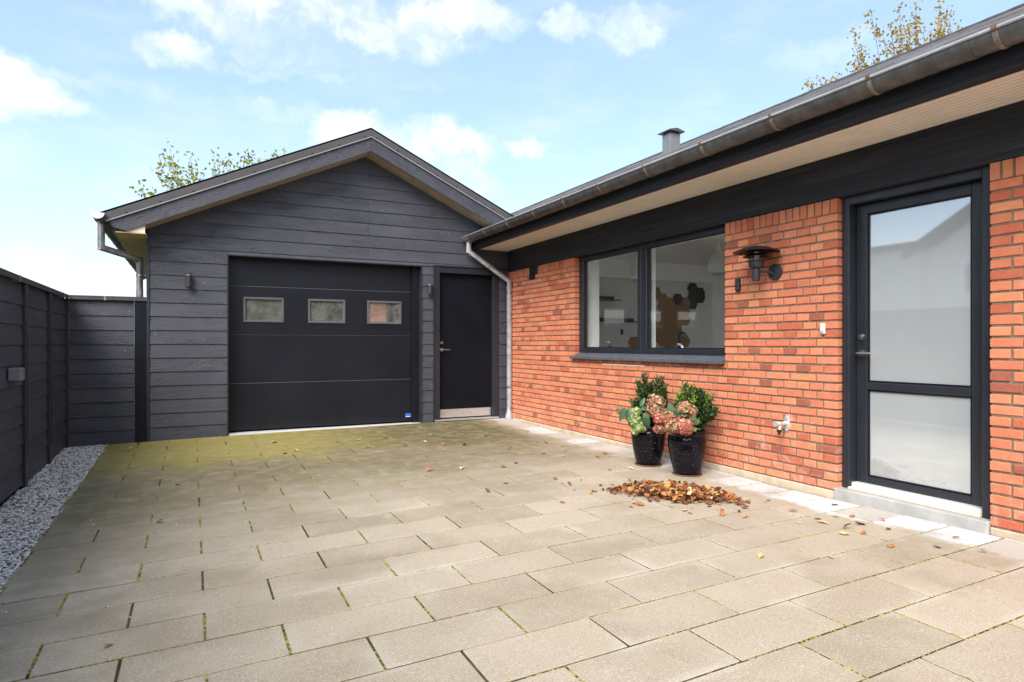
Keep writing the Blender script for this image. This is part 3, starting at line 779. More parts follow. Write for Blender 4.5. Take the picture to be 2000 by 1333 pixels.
# left eave: plywood soffit, gutter, downpipe; left wall
ev = roofz(-4.76)
MB().prism([(-5.03, 2.395), (-4.735, 2.395), (-4.735, 2.407), (-5.03, 2.407)], 'y', -OH + .01, 6.4).build('eave_soffit', 'plywood', garage)
mb = MB()
for k in range(14):
    mb.tube([(-5.0, -OH + .1 + k * .45, 2.395), (-5.0, -OH + .1 + k * .45, 2.392)], .006, 6); mb.tube([(-4.76, -OH + .1 + k * .45, 2.395), (-4.76, -OH + .1 + k * .45, 2.392)], .006, 6)
mb.build('soffit_screws', 'screw', garage)
MB().box(-5.06, -5.031, -OH + .012, 6.4, 2.40, 2.56).build('eave_fascia', 'black_paint', garage)
MB().prism([(-4.925, 2.4075), (-4.745, 2.4075), (-4.745, roofz(-4.745) - .013), (-4.925, roofz(-4.925) - .016)], 'y', -OH + .012, -OH + .03).build('eave_return', 'soffit_paint', garage)
MB().box(-4.735, -4.62, .05, 6.4, -.2, 2.40).build('side_wall', 'cladding', garage)
def gutter(name, cx, cz, r, y0, y1, m_out, parent, lipm, n=14, lip_left=True):
    mb = MB(); prof = []
    for k in range(n + 1):
        a = math.pi + math.pi * k / n; prof.append((cx + r * math.cos(a), cz + r * math.sin(a)))
    inn = [(cx + (p[0] - cx) * .96, cz + (p[1] - cz) * .96 + .001) for p in prof[::-1]]
    mb.prism(prof + inn, 'y', y0, y1)
    o = mb.build(name, m_out, parent, smooth=True)
    mb = MB(); mb.tube([(cx - r - .004, y0 - .002, cz + .003), (cx - r - .004, y1, cz + .003)], .0085, 10); mb.build('gutter_lip', lipm, o, smooth=True)
    for ye, sgn in ((y0, -1), (y1, 1)):
        mb = MB(); mb.prism(prof, 'y', ye + sgn * .001, ye + sgn * .005); mb.build('gutter_end', lipm, o)
    return o
gg_ = gutter('gutter', -5.19, 2.585, .068, -.395, 6.3, 'old_zinc', garage, 'white_aluminium')
for k in range(10):
    yy = -.05 + k * .62; mb = MB()
    mb.lathe([(.0685, -.011), (.0715, -.011), (.0715, .011), (.0685, .011)], (-5.19, yy, 2.585), 14, 'y', 0, math.pi, 2 * math.pi); mb.build('gutter_bracket', 'black_plastic', gg_)
dp = MB(); dp.tube([(-5.17, -.24, 2.525), (-5.17, -.24, 2.225), (-4.822, .10, 2.15), (-4.822, .10, -.05)], .036, 18)
dpo = dp.build('downpipe', 'gutter_zinc', garage, smooth=True)
mb = MB(); mb.tube([(-4.822, .10, 1.955), (-4.822, .10, 1.975)], .041, 18); mb.tube([(-4.822, .10, 1.965), (-4.74, .10, 1.965)], .006, 8); mb.build('pipe_clip', 'steel', dpo)
mb = MB(); mb.tube([(-4.822, .10, 1.70), (-4.822, .10, 1.80)], .0375, 18); mb.build('pipe_sleeve', 'gutter_zinc', dpo)
# cylinder wall lights
for x, z0, z1, lab in ((-4.305, 1.828, 1.996, 'black cylinder wall light on the wide clad wall left of the garage door'), (-1.268, 1.842, 2.004, 'black cylinder wall light on the narrow clad pier between the doors')):
    t = thing('wall_light', (x, -.02, z0), lab, 'light', 'cylinder lights on the garage')
    mb = MB(); c = (x, -.062, 0)
    mb.lathe([(0, z0), (.026, z0), (.031, z0 + .004), (.0335, z0 + .02), (.0335, z1 - .024), (.031, z1 - .020), (.031, z1 - .016), (.0335, z1 - .014), (.0335, z1 - .003), (.031, z1), (0, z1)], c, 24)
    mb.build('light_body', 'lamp_metal', t, smooth=False)
    MB().cbox(x - .018, x + .018, -.034, -.012, (z0 + z1) / 2 - .035, (z0 + z1) / 2 + .035).build('bracket', 'lamp_metal', t)
    mb = MB(); mb.lathe([(.034, z1 - .0205), (.034, z1 - .0155)], c, 24); mb.build('ring', 'aluminium', t, smooth=True)

# ---------------------------------------------------------------- brick house
def group_part(name, world, parent):
    o = bpy.data.objects.new(name, None); o.empty_display_size = 0.1; col.objects.link(o)
    o.parent = parent; WL[o] = Vector(world); o.location = Vector(world) - WL[parent]; return o
house = thing('brick_house', (2.5, -2.5, 0), 'red brick bungalow with black timber eaves, kitchen window and glazed door', 'house')
YE = -9.4                                   # the wall runs on to the right, out of the picture
CZ, CH = 0.06, 0.06668                      # first course, course height
ZT = 2.236
WY0, WY1, WZB = -4.366, -1.850, 0.985       # window opening
DY0, DY1 = -6.485, -5.474                   # door opening
NB = 31
mb = MB(); r_ = .008; m_ = .006; xw = .34
def wseg(y0, y1, z0, z1): mb.box(r_, xw, y0, y1, z0, z1)
wseg(WY1 - m_ + .012, 0.0, .0, ZT); wseg(WY0, WY1, .0, WZB - .01) ; wseg(DY1 + m_, WY0 - m_, .0, ZT); wseg(YE, DY0 - m_, .0, ZT)
mb.box(.04, xw, DY0 - m_, DY1 + m_, -.05, .06)
wall = mb.build('wall', 'mortar', house)
BR = {}
def brick_me(L, H, tone, var):
    k = (L, H, tone, var)
    if k not in BR:
        vv, ff = chamfer(.1, L, H, .0035)
        rr = random.Random(int(L * 1000) * 31 + int(H * 1000) * 7 + var)
        vv = [(a + rr.uniform(-.001, .001), b + rr.uniform(-.0022, .0022), c + rr.uniform(-.0018, .0018)) for a, b, c in vv]
        BR[k] = (vv, ff, mkmesh('brick', vv, ff, BRICKS[tone]))
    return BR[k]
def tone(course):
    w = [.30, .30, .24, .06, .015, .10]
    if course % 2 == 1: w = [.22, .25, .24, .15, .09, .06]
    return random.choices(range(6), w)[0]
bl = []                                     # (y centre, z centre, L, H, tone)
J = .0130; HDR, STR, TQ = .108, .228, .168
def fill(y0, y1, k, z, rightjamb, leftjamb):
    """one course between y0 (right end) and y1 (left end), laid from the right"""
    y = y0; first = True; header = (k % 2 == 1); n = 0
    while y < y1 - .02:
        if header: L = HDR
        else:
            L = STR
            if first: L = TQ if rightjamb else (STR if k % 4 == 0 else HDR)
            elif n == 1 and k % 4 == 2: L = HDR
        if y1 - y - L < .06 + J:
            L = y1 - y
            if L > .24:
                a = HDR; bl.append((y + a / 2, z, a, .0530, tone(k))); y += a + J; L = y1 - y
        bl.append((y + L / 2, z, round(L, 3), .0530, tone(k)))
        y += L + J; first = False; n += 1
for k in range(NB):
    z = CZ + CH * (k + .5); top = CZ + CH * (k + 1)
    if top < WZB + .02: spans = [(YE, DY0, 0, 1), (DY1, 0, 1, 0)]
    else: spans = [(YE, DY0, 0, 1), (DY1, WY0, 1, 1), (WY1, 0, 1, 0)]
    for (a, b, rj, lj) in spans:
        if a == YE:                          # lay this pier from the door jamb outwards
            n0 = len(bl); fill(-b, -a, k, z, 1, 0)
            for i in range(n0, len(bl)): bl[i] = (-bl[i][0],) + bl[i][1:]
        else: fill(a, b, k, z, rj, lj)
for a, b in ((YE, DY0), (DY1, WY0), (WY1, 0)):   # soldier course under the beam
    n = round((b - a) / CH); p = (b - a + J) / n
    for i in range(n):
        yc = a + p * (i + .5) - J / 2
        if -.895 < yc < -.645: continue
        bl.append((yc, CZ + CH * NB + .0545, round(p - J, 3), .1065, tone(0 if random.random() < .7 else 1)))
bl = [b for b in bl if not (-.895 < b[0] < -.645 and b[1] > 2.05)]
def size_in_view(b):
    p = (0, b[0], b[1])
    if not inview(p, 10): return 0
    d = np.array(p) - CAM; L = np.linalg.norm(d); return b[2] * b[3] * abs(d[0]) / L ** 3
order = sorted(range(len(bl)), key=lambda i: -size_in_view(bl[i]))
rest = [MB() for _ in range(1)][0]
for rank, i in enumerate(order):
    y, z, L, H, t = bl[i]; vv, ff, me = brick_me(L, H, t, random.randrange(3))
    dx = random.gauss(0, .0011); a = random.gauss(0, .006)
    if rank < 300:
        link('brick', me, wall, (.05 + dx, y, z), (random.gauss(0, .006), 0, random.gauss(0, .004)))
    else:
        ca, sa = math.cos(a), math.sin(a)
        rest.add([(q[0] + .05 + dx, q[1] * ca - q[2] * sa + y, q[1] * sa + q[2] * ca + z) for q in vv], ff, t)
o = rest.build('bricks', BRICKS, wall); tag(o, kind='stuff')
# plinth, step
mb = MB(); mb.cbox(-.004, .3, DY1 + .012, -.0, -.10, CZ - .003, .006); mb.cbox(-.004, .3, YE, DY0 - .002, -.10, CZ - .003, .006); mb.build('plinth', 'plinth', house)
MB().cbox(-.022, .3, DY0 - .0, DY1 + .010, -.10, .088, .006).build('step', 'concrete', house)
# beam, black block standing in for the dark vent notch
mb = MB()
for a, b in ((YE, -6.9), (-6.897, -3.4), (-3.397, -.001)): mb.cbox(-.016, .2, a, b, ZT + .003, 2.60, .003)
mb.build('beam', 'stained_timber', house)
MB().cbox(.006, .1, -.888, -.652, 2.045, ZT + .002, .003).build('vent_notch_fill', 'black_plastic', house)
# eaves
SOX = -.508; SZ = 2.545
sof = MB().box(SOX + .001, -.017, YE, -.001, SZ + .0145, SZ + .02).build('soffit', 'stained_timber', house)  # dark backing puts the shadow of the board gaps into the colour
nb = 10; bw = (SOX * -1 - .017) / nb
for k in range(nb):
    x = SOX + bw * k
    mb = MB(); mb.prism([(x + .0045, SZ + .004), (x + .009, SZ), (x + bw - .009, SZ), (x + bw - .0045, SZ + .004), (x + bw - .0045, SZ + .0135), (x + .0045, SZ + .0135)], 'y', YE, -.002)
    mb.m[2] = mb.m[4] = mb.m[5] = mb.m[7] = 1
    mb.build('soffit_board', ['soffit_paint', 'soffit_groove_lit'], sof)
MB().cbox(-.598, SOX, YE, -.001, SZ - .008, 2.70, .003).build('fascia', 'stained_timber', house)
RS, RX, RZ = 0.470, 3.6, 4.755
def hz(x): return RZ - RS * abs(x - RX)
mb = MB(); EX = -.70
mb.prism([(EX, hz(EX) - .03), (RX, RZ - .03), (RX + 4.3, hz(RX + 4.3) - .03), (RX + 4.3, hz(RX + 4.3) - .11), (RX, RZ - .11), (EX, hz(EX) - .06)], 'y', YE, 9.0)
hroof = mb.build('roof', 'dark_roof', house)
mb = MB(); sl_ = math.hypot(RX - EX, RZ - hz(EX)); ux, uz = (RX - EX) / sl_, (RZ - hz(EX)) / sl_; nx_, nz_ = -uz, ux
rowh = .142; nr = int(sl_ / rowh) + 1
for k in range(nr):
    s0, s1 = k * rowh - .012, min(sl_, (k + 1) * rowh + .01)
    y = YE - random.random() * .33
    while y < 8.6:
        w = .333; ya, yb = max(YE, y + .003), y + w - .003; dz = random.uniform(0, .003)
        def P(s_, h, yy): return (EX + ux * s_ + nx_ * h, yy, hz(EX) + uz * s_ + nz_ * h)
        h0, h1 = -.029, -.016 + dz; jit = random.uniform(-.006, .006)
        va = [P(s0 + jit, h0, ya), P(s1, h0 - .002, ya), P(s1, h1 - .012, ya), P(s0 + jit, h1, ya)]
        vb = [P(s0 + jit, h0, yb), P(s1, h0 - .002, yb), P(s1, h1 - .012, yb), P(s0 + jit, h1, yb)]
        mb.add(va + vb, [(3, 2, 6, 7), (0, 3, 7, 4), (0, 1, 2, 3), (4, 7, 6, 5)], 0, random.random())
        y += w
o = mb.build('shingles', 'shingle', hroof, tone=True); tag(o, kind='stuff')
y = YE
ridge_me = None
while y < 8.4:
    if ridge_me is None:
        m2 = MB(); m2.prism([(-.16, -.16 * RS), (0, .0), (.16, -.16 * RS), (.16, -.16 * RS + .016), (0, .02), (-.16, -.16 * RS + .016)], 'y', -.15, .15)
        ridge_me = mkmesh('ridge_cap', m2.v, m2.f, 'dark_roof')
    if y > -6.5: link('ridge_cap', ridge_me, hroof, (RX, y + .15, RZ - .012), (R(1.3), 0, 0))
    y += .26
# roof vent
rv = group_part('roof_vent', (1.08, -2.4, 3.5), house)
mb = MB(); mb.cbox(1.0, 1.16, -2.475, -2.325, 3.40, 3.765, .003); mb.build('vent_stack', 'vent_grey', rv)
mb = MB(); mb.prism([(.96, 3.782), (1.20, 3.782), (1.20, 3.792), (1.08, 3.822), (.96, 3.792)], 'y', -2.515, -2.285); mb.build('vent_cap', 'cap_metal', rv)
mb = MB(); mb.box(1.01, 1.15, -2.465, -2.335, 3.764, 3.784); mb.build('vent_gap', 'black_plastic', rv)
# gutter with brackets, downpipe
GXC, GZC, GR = -.695, 2.690, .076
hg = gutter('gutter', GXC, GZC, GR, YE, -.02, 'old_zinc', house, 'zinc_lip', 18)
for k, yb_ in enumerate([-6.939, -6.293, -5.597, -4.933, -4.246, -3.544, -2.88, -2.219, -1.532, -0.85, -0.25]):
    yb_ += .05
    mb = MB(); mb.lathe([(GR + .0005, -.012), (GR + .0045, -.012), (GR + .0045, .012), (GR + .0005, .012)], (GXC, yb_, GZC), 18, 'y', 0, math.pi, 2 * math.pi)
    mb.box(GXC - GR - .016, GXC - GR + .012, yb_ - .012, yb_ + .012, GZC - .004, GZC + .014)
    b = mb.build('gutter_bracket', 'bracket_metal', hg)
    if k < 4:
        b.data.materials.append(MATS['rust'])
        for pg in b.data.polygons:
            if pg.center.z > .02: pg.material_index = 1
for ys in (-6.75, -5.2, -3.75, -1.9):
    mb = MB(); mb.lathe([(GR + .0003, -.02), (GR + .002, -.02), (GR + .002, .02), (GR + .0003, .02)], (GXC, ys, GZC), 18, 'y', 0, math.pi, 2 * math.pi); mb.build('gutter_joint', 'old_zinc', hg)
mb = MB(); mb.lathe([(GR + .001, -.11), (GR + .003, -.11), (GR + .003, .10), (GR + .001, .10)], (GXC, -.135, GZC), 18, 'y', 0, math.pi, 2 * math.pi); mb.build('gutter_outlet', 'gutter_zinc', hg)
DPX, DPY = -.012, -.115
mb = MB(); mb.tube([(GXC, DPY, 2.625), (GXC, DPY, 2.488), (DPX - .03, DPY, 2.085), (DPX - .03, DPY, .14)], .0385, 20)
mb.lathe([(.0385, .18), (.042, .15), (.062, .07), (.062, .03)], (DPX - .03, DPY, 0), 20)
hd = mb.build('downpipe', 'new_zinc', house, smooth=True)
for z in (1.90, .50):
    mb = MB(); mb.tube([(DPX - .03, DPY, z), (DPX - .03, DPY, z + .022)], .042, 20); mb.tube([(DPX - .03 + .035, DPY, z + .01), (DPX + .03, DPY + .0, z + .01)], .008, 8); mb.build('pipe_clip', 'steel', hd)
a, b = Vector((GXC, DPY, 2.488)), Vector((DPX - .03, DPY, 2.085)); q = a.lerp(b, .48)
mb = MB(); mb.tube([q - (b - a).normalized() * .008, q + (b - a).normalized() * .008], .041, 20); mb.build('pipe_joint', 'gutter_zinc', hd)
# window
win = group_part('window', (.1, -3.1, 1.0), house)
FX = .070; fz0, fz1 = 1.045, 2.240; fy0, fy1 = WY0 + .004, WY1 - .004; MY = -3.085
def ring(mb, y0, y1, z0, z1, w, x0, x1, b=.004):
    wl, wr, wb, wt_ = w
    mb.cbox(x0, x1, y0, y1, z1 - wt_, z1, b); mb.cbox(x0, x1, y0, y1, z0, z0 + wb, b)
    mb.cbox(x0 + .0006, x1, y0, y0 + wr, z0 + wb, z1 - wt_, b); mb.cbox(x0 + .0006, x1, y1 - wl, y1, z0 + wb, z1 - wt_, b)
for (a, b, l) in ((MY + .0015, fy1, (.088, .062, .062, .062)), (fy0, MY - .0015, (.088, .05, .062, .062))):
    mb = MB(); ring(mb, a, b, fz0, fz1, l, FX, FX + .075); sash = mb.build('window_frame', 'frame_paint', win)
    ga, gb_ = a + l[1], b - l[0]
    mb = MB(); ring(mb, ga, gb_, fz0 + .062, fz1 - .062, (.009,) * 4, FX + .014, FX + .04, .003); mb.build('glazing_bead', 'black_paint', win)
    MB().box(FX + .03, FX + .034, ga + .008, gb_ - .008, fz0 + .068, fz1 - .068).build('pane', 'window_glass', win)
mb = MB(); mb.prism([(-.05, .972), (.2, .985), (.2, 1.044), (.075, 1.044), (-.05, .998)], 'y', WY0 - .006, WY1 + .03)
mb.build('window_sill', 'slate_sill', win)
MB().box(-.0025, .03, -3.23, -2.46, .914, .923).build('mortar_patch', 'white_paint', win)
# white lining inside
lx = .36
mb = MB(); mb.box(FX + .076, lx, fy1 - .02, fy1 + .0, fz0 - .02, fz1); mb.box(FX + .076, lx, fy0, fy0 + .02, fz0 - .02, fz1)
mb.box(FX + .076, lx, fy0 + .02, fy1 - .02, fz1 - .02, fz1 + .02); mb.box(FX + .076, lx + .02, fy0 + .02, fy1 - .02, fz0 - .03, fz0 + .03); mb.build('window_lining', 'white_paint', win)
MB().cbox(FX + .0755, .245, MY - .035, MY + .035, fz0 + .03, fz1 - .02, .003).build('mullion_post', 'white_paint', win)
# room behind the window
mb = MB(); rx0, rx1, ry0, ry1 = .345, 7.1, -9.15, -.28
mb.box(rx0, rx1, ry1, ry1 + .1, .0, 2.6); mb.box(rx0, rx1, ry0 - .04, ry0, .0, .25); mb.box(rx0, rx1, ry0 - .04, ry0, 2.35, 2.6); mb.box(rx0, .8, ry0 - .04, ry0, .25, 2.35)
mb.box(rx1, rx1 + .09, ry0, ry1, 2.3, 2.6); mb.box(rx1, rx1 + .09, ry0, -6.6, .0, 2.3); mb.box(rx1, rx1 + .09, -.6, ry1, .0, 2.3)
mb.build('room_wall', 'interior_white', house)  # end and rear openings are added to let more daylight in
MB().box(rx0, rx1, ry0, ry1, 2.5, 2.6).build('ceiling', 'interior_white', house)
MB().box(rx0, rx1, ry0, ry1, -.02, .08).build('room_floor', 'floor_wood', house)
mb = MB(); mb.box(.341, .3445, ry0, WY0, .08, 2.5); mb.box(.341, .3445, WY1, ry1, .08, 2.5); mb.box(.341, .3445, WY0, WY1, .08, .98); mb.build('wall_lining', 'interior_white', house)
t = thing('kitchen_counter', (.65, -3.2, .08), 'white kitchen counter under the window, seen through the glass', 'counter')
MB().cbox(.36, .96, -5.0, -1.2, .96, 1.0).build('worktop', 'white_paint', t); MB().box(.36, .92, -4.95, -1.25, .08, .96).build('cabinet', 'interior_white', t)
q = PX(1326, 681, .45)
t = thing('kitchen_tap', (.45, q[1], 1.0), 'black and steel kitchen tap behind the right window pane', 'tap')
mb = MB(); yq = q[1]; mb.tube([(.45, yq, 1.0), (.45, yq, 1.245), (.45, yq - .015, 1.268), (.45, yq - .08, 1.268), (.45, yq - .098, 1.25), (.45, yq - .098, 1.19)], .014, 12); mb.build('spout', 'black_paint', t, smooth=True)
mb = MB(); mb.tube([(.44, yq + .005, 1.15), (.43, yq - .05, 1.145), (.43, yq - .08, 1.12), (.43, yq - .09, 1.02)], .013, 12); mb.build('hose', 'chrome', t, smooth=True)
q = PX(1191, 681, .45)
t = thing('soap_dispenser', (.45, q[1], 1.0), 'small dark soap dispenser with curved chrome spout behind the left window pane', 'dispenser')
mb = MB(); mb.lathe([(0, 1.0), (.04, 1.0), (.042, 1.10), (.012, 1.135), (.01, 1.16), (0, 1.16)], (.45, q[1], 0), 20); mb.build('bottle', 'black_plastic', t, smooth=True)
mb = MB(); mb.tube([(.45, q[1], 1.15), (.45, q[1] + .01, 1.175), (.45, q[1] + .05, 1.18), (.45, q[1] + .075, 1.17)], .006, 8); mb.build('spout', 'chrome', t, smooth=True)
WYI = ry1
for (xa, xb, z, lab) in ((.6, 1.70, 1.845, 'upper black wall shelf in the kitchen behind the left pane'), (.6, 2.08, 1.512, 'lower longer black wall shelf in the kitchen behind the left pane')):
    t = thing('wall_shelf', (1.2, WYI - .1, z), lab, 'shelf', 'kitchen shelves')
    MB().cbox(xa, xb - .1, WYI - .2, WYI - .001, z, z + .045, .003).build('shelf_board', 'black_paint', t)
    MB().cbox(xa, xb + .04, WYI - .21, WYI - .001, z - .012, z - .001, .002).build('shelf_rail', 'black_paint', t)
o = MB().cbox(1.87, 1.91, WYI - .02, WYI - .001, 1.30, 1.39).build('wall_switch', 'black_plastic'); tag(o, 'small black wall switch under the lower kitchen shelf', 'switch')
hexes = [(1165, 570, 1), (1232, 612, 1), (1232, 650, 1), (1165, 650, 1), (1165, 705, 1), (1098, 700, 0), (1098, 775, 0), (1098, 850, 0), (1031, 668, 1), (1031, 740, 0), (1031, 815, 0), (1031, 890, 0), (1031, 965, 0), (964, 705, 0), (964, 780, 0), (964, 855, 0), (964, 930, 0), (964, 1005, 0), (964, 1080, 0),
         (897, 665, 0), (897, 740, 0), (897, 815, 0), (897, 890, 0), (897, 965, 0), (897, 1040, 0), (835, 610, 0), (835, 850, 0), (835, 925, 0), (835, 1000, 0), (1098, 1045, 0), (640, 1055, 0), (1031, 1040, 0)]
t = thing('hexagon_wall_panels', (3.0, WYI - .02, 1.0), 'cluster of brown and black hexagonal cork panels on the kitchen wall', 'wall panels')
for hx_, hy_, dk in hexes:
    q = PY(1100 + hx_ / 4.597, 440 + hy_ / 4.597, WYI - .02); r = .112
    mb = MB(); mb.prism([(q[0] + r * math.cos(R(60 * k)), q[2] + r * .98 * math.sin(R(60 * k))) for k in range(6)], 'y', WYI - .018 - random.uniform(0, .006), WYI - .0005)
    mb.build('hexagon_panel', 'dark_cork' if dk else 'cork', t)
for px, depth, lab in ((1402, 8.1, 'large white glass drop pendant lamp behind the right window pane'), (1247, 9.0, 'white drop pendant lamp half hidden by the window mullion')):
    q = PD(px, 500, depth); x, y = q[0], q[1]; zb = 2.045
    t = thing('pendant_lamp', (x, y, zb), lab, 'lamp', 'kitchen pendant lamps')
    prof = [(.085, 0), (.115, .015), (.128, .06), (.128, .11), (.105, .18), (.065, .26), (.035, .33), (.018, .39), (.014, .42)]
    mb = MB(); mb.lathe([(r, zb + h) for r, h in prof], (x, y, 0), 28); mb.build('lamp_shade', 'white_paint', t, smooth=True)
    mb = MB(); mb.tube([(x, y, zb + .41), (x, y, 2.5)], .003, 6); mb.build('cord', 'white_paint', t)
# entrance door
ed = group_part('entrance_door', (.1, -5.98, .09), house)
dx0 = .050; z0d, z1d = .092, 2.2385
mb = MB(); ya, yb = DY0 + .005, DY1 - .006
mb.cbox(dx0, .20, ya, ya + .064, z0d, z1d, .004); mb.cbox(dx0, .20, yb - .057, yb, z0d, z1d, .004); mb.cbox(dx0 + .0006, .20, ya + .064, yb - .057, z1d - .062, z1d - .0005, .004)
mb.build('door_frame', 'frame_paint', ed)
lxd = .130; la, lb = ya + .067, yb - .060; lz0, lz1 = .139, z1d - .066
gy0, gy1 = -6.318, -5.622
mb = MB()
mb.cbox(lxd, lxd + .055, la, gy0, lz0, lz1, .004); mb.cbox(lxd, lxd + .055, gy1, lb, lz0, lz1, .004)
mb.cbox(lxd + .0005, lxd + .055, gy0, gy1, 2.102, lz1, .004); mb.cbox(lxd + .0005, lxd + .055, gy0, gy1, lz0, .188, .004); mb.cbox(lxd - .003, lxd + .055, gy0, gy1, .820, .876, .005)
mb.build('door_leaf', 'frame_paint', ed)
mb = MB(); ring(mb, gy0, gy1, .876, 2.102, (.012,) * 4, lxd + .008, lxd + .03, .003); ring(mb, gy0, gy1, .188, .820, (.012,) * 4, lxd + .008, lxd + .03, .003); mb.build('glazing_bead', 'black_paint', ed)
for a, b in ((.886, 2.092), (.198, .810)):
    o = MB().box(lxd + .02, lxd + .026, gy0 + .010, gy1 - .010, a, b).build('pane', 'frosted_glass', ed); o['label'] = 'frosted glass pane'
lever(ed, (lxd, -5.580, 1.086), (-1, 0, 0), (0, -1, 0), L=.10)
mb = MB(); mb.tube([(lxd, -5.580, 1.205), (lxd - .012, -5.580, 1.205)], [.026, .024], 22); mb.tube([(lxd - .011, -5.580, 1.205), (lxd - .015, -5.580, 1.205)], .012, 16); mb.build('lock_cylinder', 'steel', ed, smooth=True)
MB().cbox(.075, .19, la - .002, lb + .002, .0885, .136, .003).build('threshold', 'white_aluminium', ed)
MB().cbox(.030, .0749, la - .002, lb + .002, .0885, .106, .003).build('threshold_board', 'old_wood_white', ed)

# ---------------------------------------------------------------- fittings on the house wall
t = thing('wall_lamp', (-.0, -4.92, 1.67), 'black outdoor lantern with wide louvre hat on the brick wall', 'lamp')
LX, LY = -.155, -4.862
mb = MB(); mb.tube([(0, -4.925, 1.742), (-.016, -4.925, 1.742), (-.019, -4.925, 1.742)], [.066, .066, .060], 30); mb.build('back_plate', 'lamp_metal', t, smooth=True)
mb = MB(); mb.tube([(-.015, -4.925, 1.720), (-.055, -4.912, 1.742), (LX, LY, 1.742)], .0105, 12); mb.build('arm', 'lamp_metal', t, smooth=True)
mb = MB(); mb.lathe([(0, 1.668), (.029, 1.668), (.030, 1.672), (.030, 1.770), (.052, 1.776), (.058, 1.79), (.058, 1.822), (.072, 1.828), (.072, 1.834), (.05, 1.836), (0, 1.836)], (LX, LY, 0), 28); mb.build('lamp_body', 'lamp_metal', t, smooth=True)
mb = MB(); mb.lathe([(.046, 1.834), (.046, 1.940)], (LX, LY, 0), 24); mb.build('lamp_glass', 'lamp_glass', t, smooth=True)
mb = MB(); mb.lathe([(0, 1.835), (.022, 1.835), (.024, 1.86), (.020, 1.90), (.012, 1.915), (0, 1.92)], (LX, LY, 0), 16); mb.build('bulb', 'white_paint', t, smooth=True)
mb = MB(); mb.lathe([(.047, 1.884), (.107, 1.862), (.108, 1.865), (.048, 1.889)], (LX, LY, 0), 32); mb.build('louvre', 'black_paint', t, smooth=True)
mb = MB(); mb.lathe([(.047, 1.914), (.107, 1.892), (.108, 1.895), (.048, 1.919)], (LX, LY, 0), 32); mb.build('louvre', 'black_paint', t, smooth=True)
mb = MB(); mb.lathe([(0, 1.944), (.10, 1.930), (.182, 1.899), (.184, 1.903), (.10, 1.938), (.03, 1.952), (0, 1.954)], (LX, LY, 0), 40); mb.build('hat', 'black_paint', t, smooth=True)
for k in range(4):
    a = R(20 + 90 * k); mb = MB(); mb.tube([(LX + .053 * math.cos(a), LY + .053 * math.sin(a), 1.83), (LX + .053 * math.cos(a), LY + .053 * math.sin(a), 1.952)], .0035, 6); mb.build('rod', 'lamp_metal', t)
t = thing('motion_sensor', (0, -4.535, 1.617), 'small black oblong sensor box on the brick beside the window', 'sensor')
MB().cbox(-.034, -.001, -4.558, -4.512, 1.620, 1.724, .006).build('housing', 'lamp_metal', t); MB().cbox(-.030, -.0005, -4.550, -4.520, 1.610, 1.622, .003).build('lens', 'black_plastic', t)
t = thing('door_bell', (0, -5.366, 1.227), 'small white door bell push on the brick next to the door', 'door bell')
MB().cbox(-.022, -.001, -5.386, -5.346, 1.227, 1.309, .005).build('housing', 'white_plastic', t); MB().cbox(-.026, -.0215, -5.380, -5.352, 1.232, 1.255, .002).build('push_button', 'light_grey_plastic', t)
t = thing('garden_tap', (0, -5.035, .45), 'chrome garden tap with oval wall plate low on the brick wall', 'tap')
mb = MB(); cy_, cz_ = -5.035, .515
prof = [(-.004, 1.0), (-.010, .97), (-.014, .80), (-.012, .0)]
vv = []; n = 28
for x, k in [(-.0005, 1.0)] + prof:
    for j in range(n):
        a = 2 * math.pi * j / n; vv.append((x, cy_ + .030 * k * math.cos(a), cz_ + .066 * k * math.sin(a)))
ff = [(i * n + j, i * n + (j + 1) % n, (i + 1) * n + (j + 1) % n, (i + 1) * n + j) for i in range(4) for j in range(n)]
mb.add(vv, ff); mb.build('wall_plate', 'chrome', t, smooth=True)
mb = MB(); mb.tube([(-.01, cy_, cz_ + .002), (-.085, cy_, cz_ + .002)], .015, 14); mb.tube([(-.085, cy_, cz_ + .002), (-.10, cy_, cz_ + .002)], .019, 14); mb.tube([(-.085, cy_, cz_), (-.09, cy_, cz_ - .045)], [.014, .017], 14); mb.build('spout', 'chrome', t, smooth=True)
mb = MB(); mb.tube([(-.10, cy_, cz_ + .002), (-.128, cy_, cz_ + .004)], [.010, .022], 14); mb.tube([(-.128, cy_, cz_ + .004), (-.140, cy_, cz_ + .004)], .023, 6); mb.build('handle', 'chrome', t, smooth=True)
mb = MB(); mb.tube([(-.09, cy_, cz_ - .044), (-.091, cy_, cz_ - .064), (-.091, cy_, cz_ - .066), (-.091, cy_, cz_ - .086)], [.019, .018, .010, .009], 14); mb.build('hose_connector', 'black_plastic', t, smooth=True)

# house shell out of sight (closes the volume but for openings added to light the room)
mb = MB(); mb.box(7.2, 7.5, YE, -6.6, -.2, hz(7.5) - .12); mb.box(7.2, 7.5, -.6, 8.8, -.2, hz(7.5) - .12); mb.box(7.2, 7.5, -6.6, -.6, 2.35, hz(7.5) - .12); mb.box(.35, 7.2, YE, YE + .2, -.2, .25); mb.box(.35, 7.2, YE, YE + .2, 2.35, 2.6); mb.box(.35, .8, YE, YE + .2, .25, 2.35); mb.box(.02, .3, .17, 8.8, -.2, 2.6); mb.box(.3, 7.2, 8.6, 8.8, -.2, 2.6)
mb.build('rear_wall', 'mortar', house)

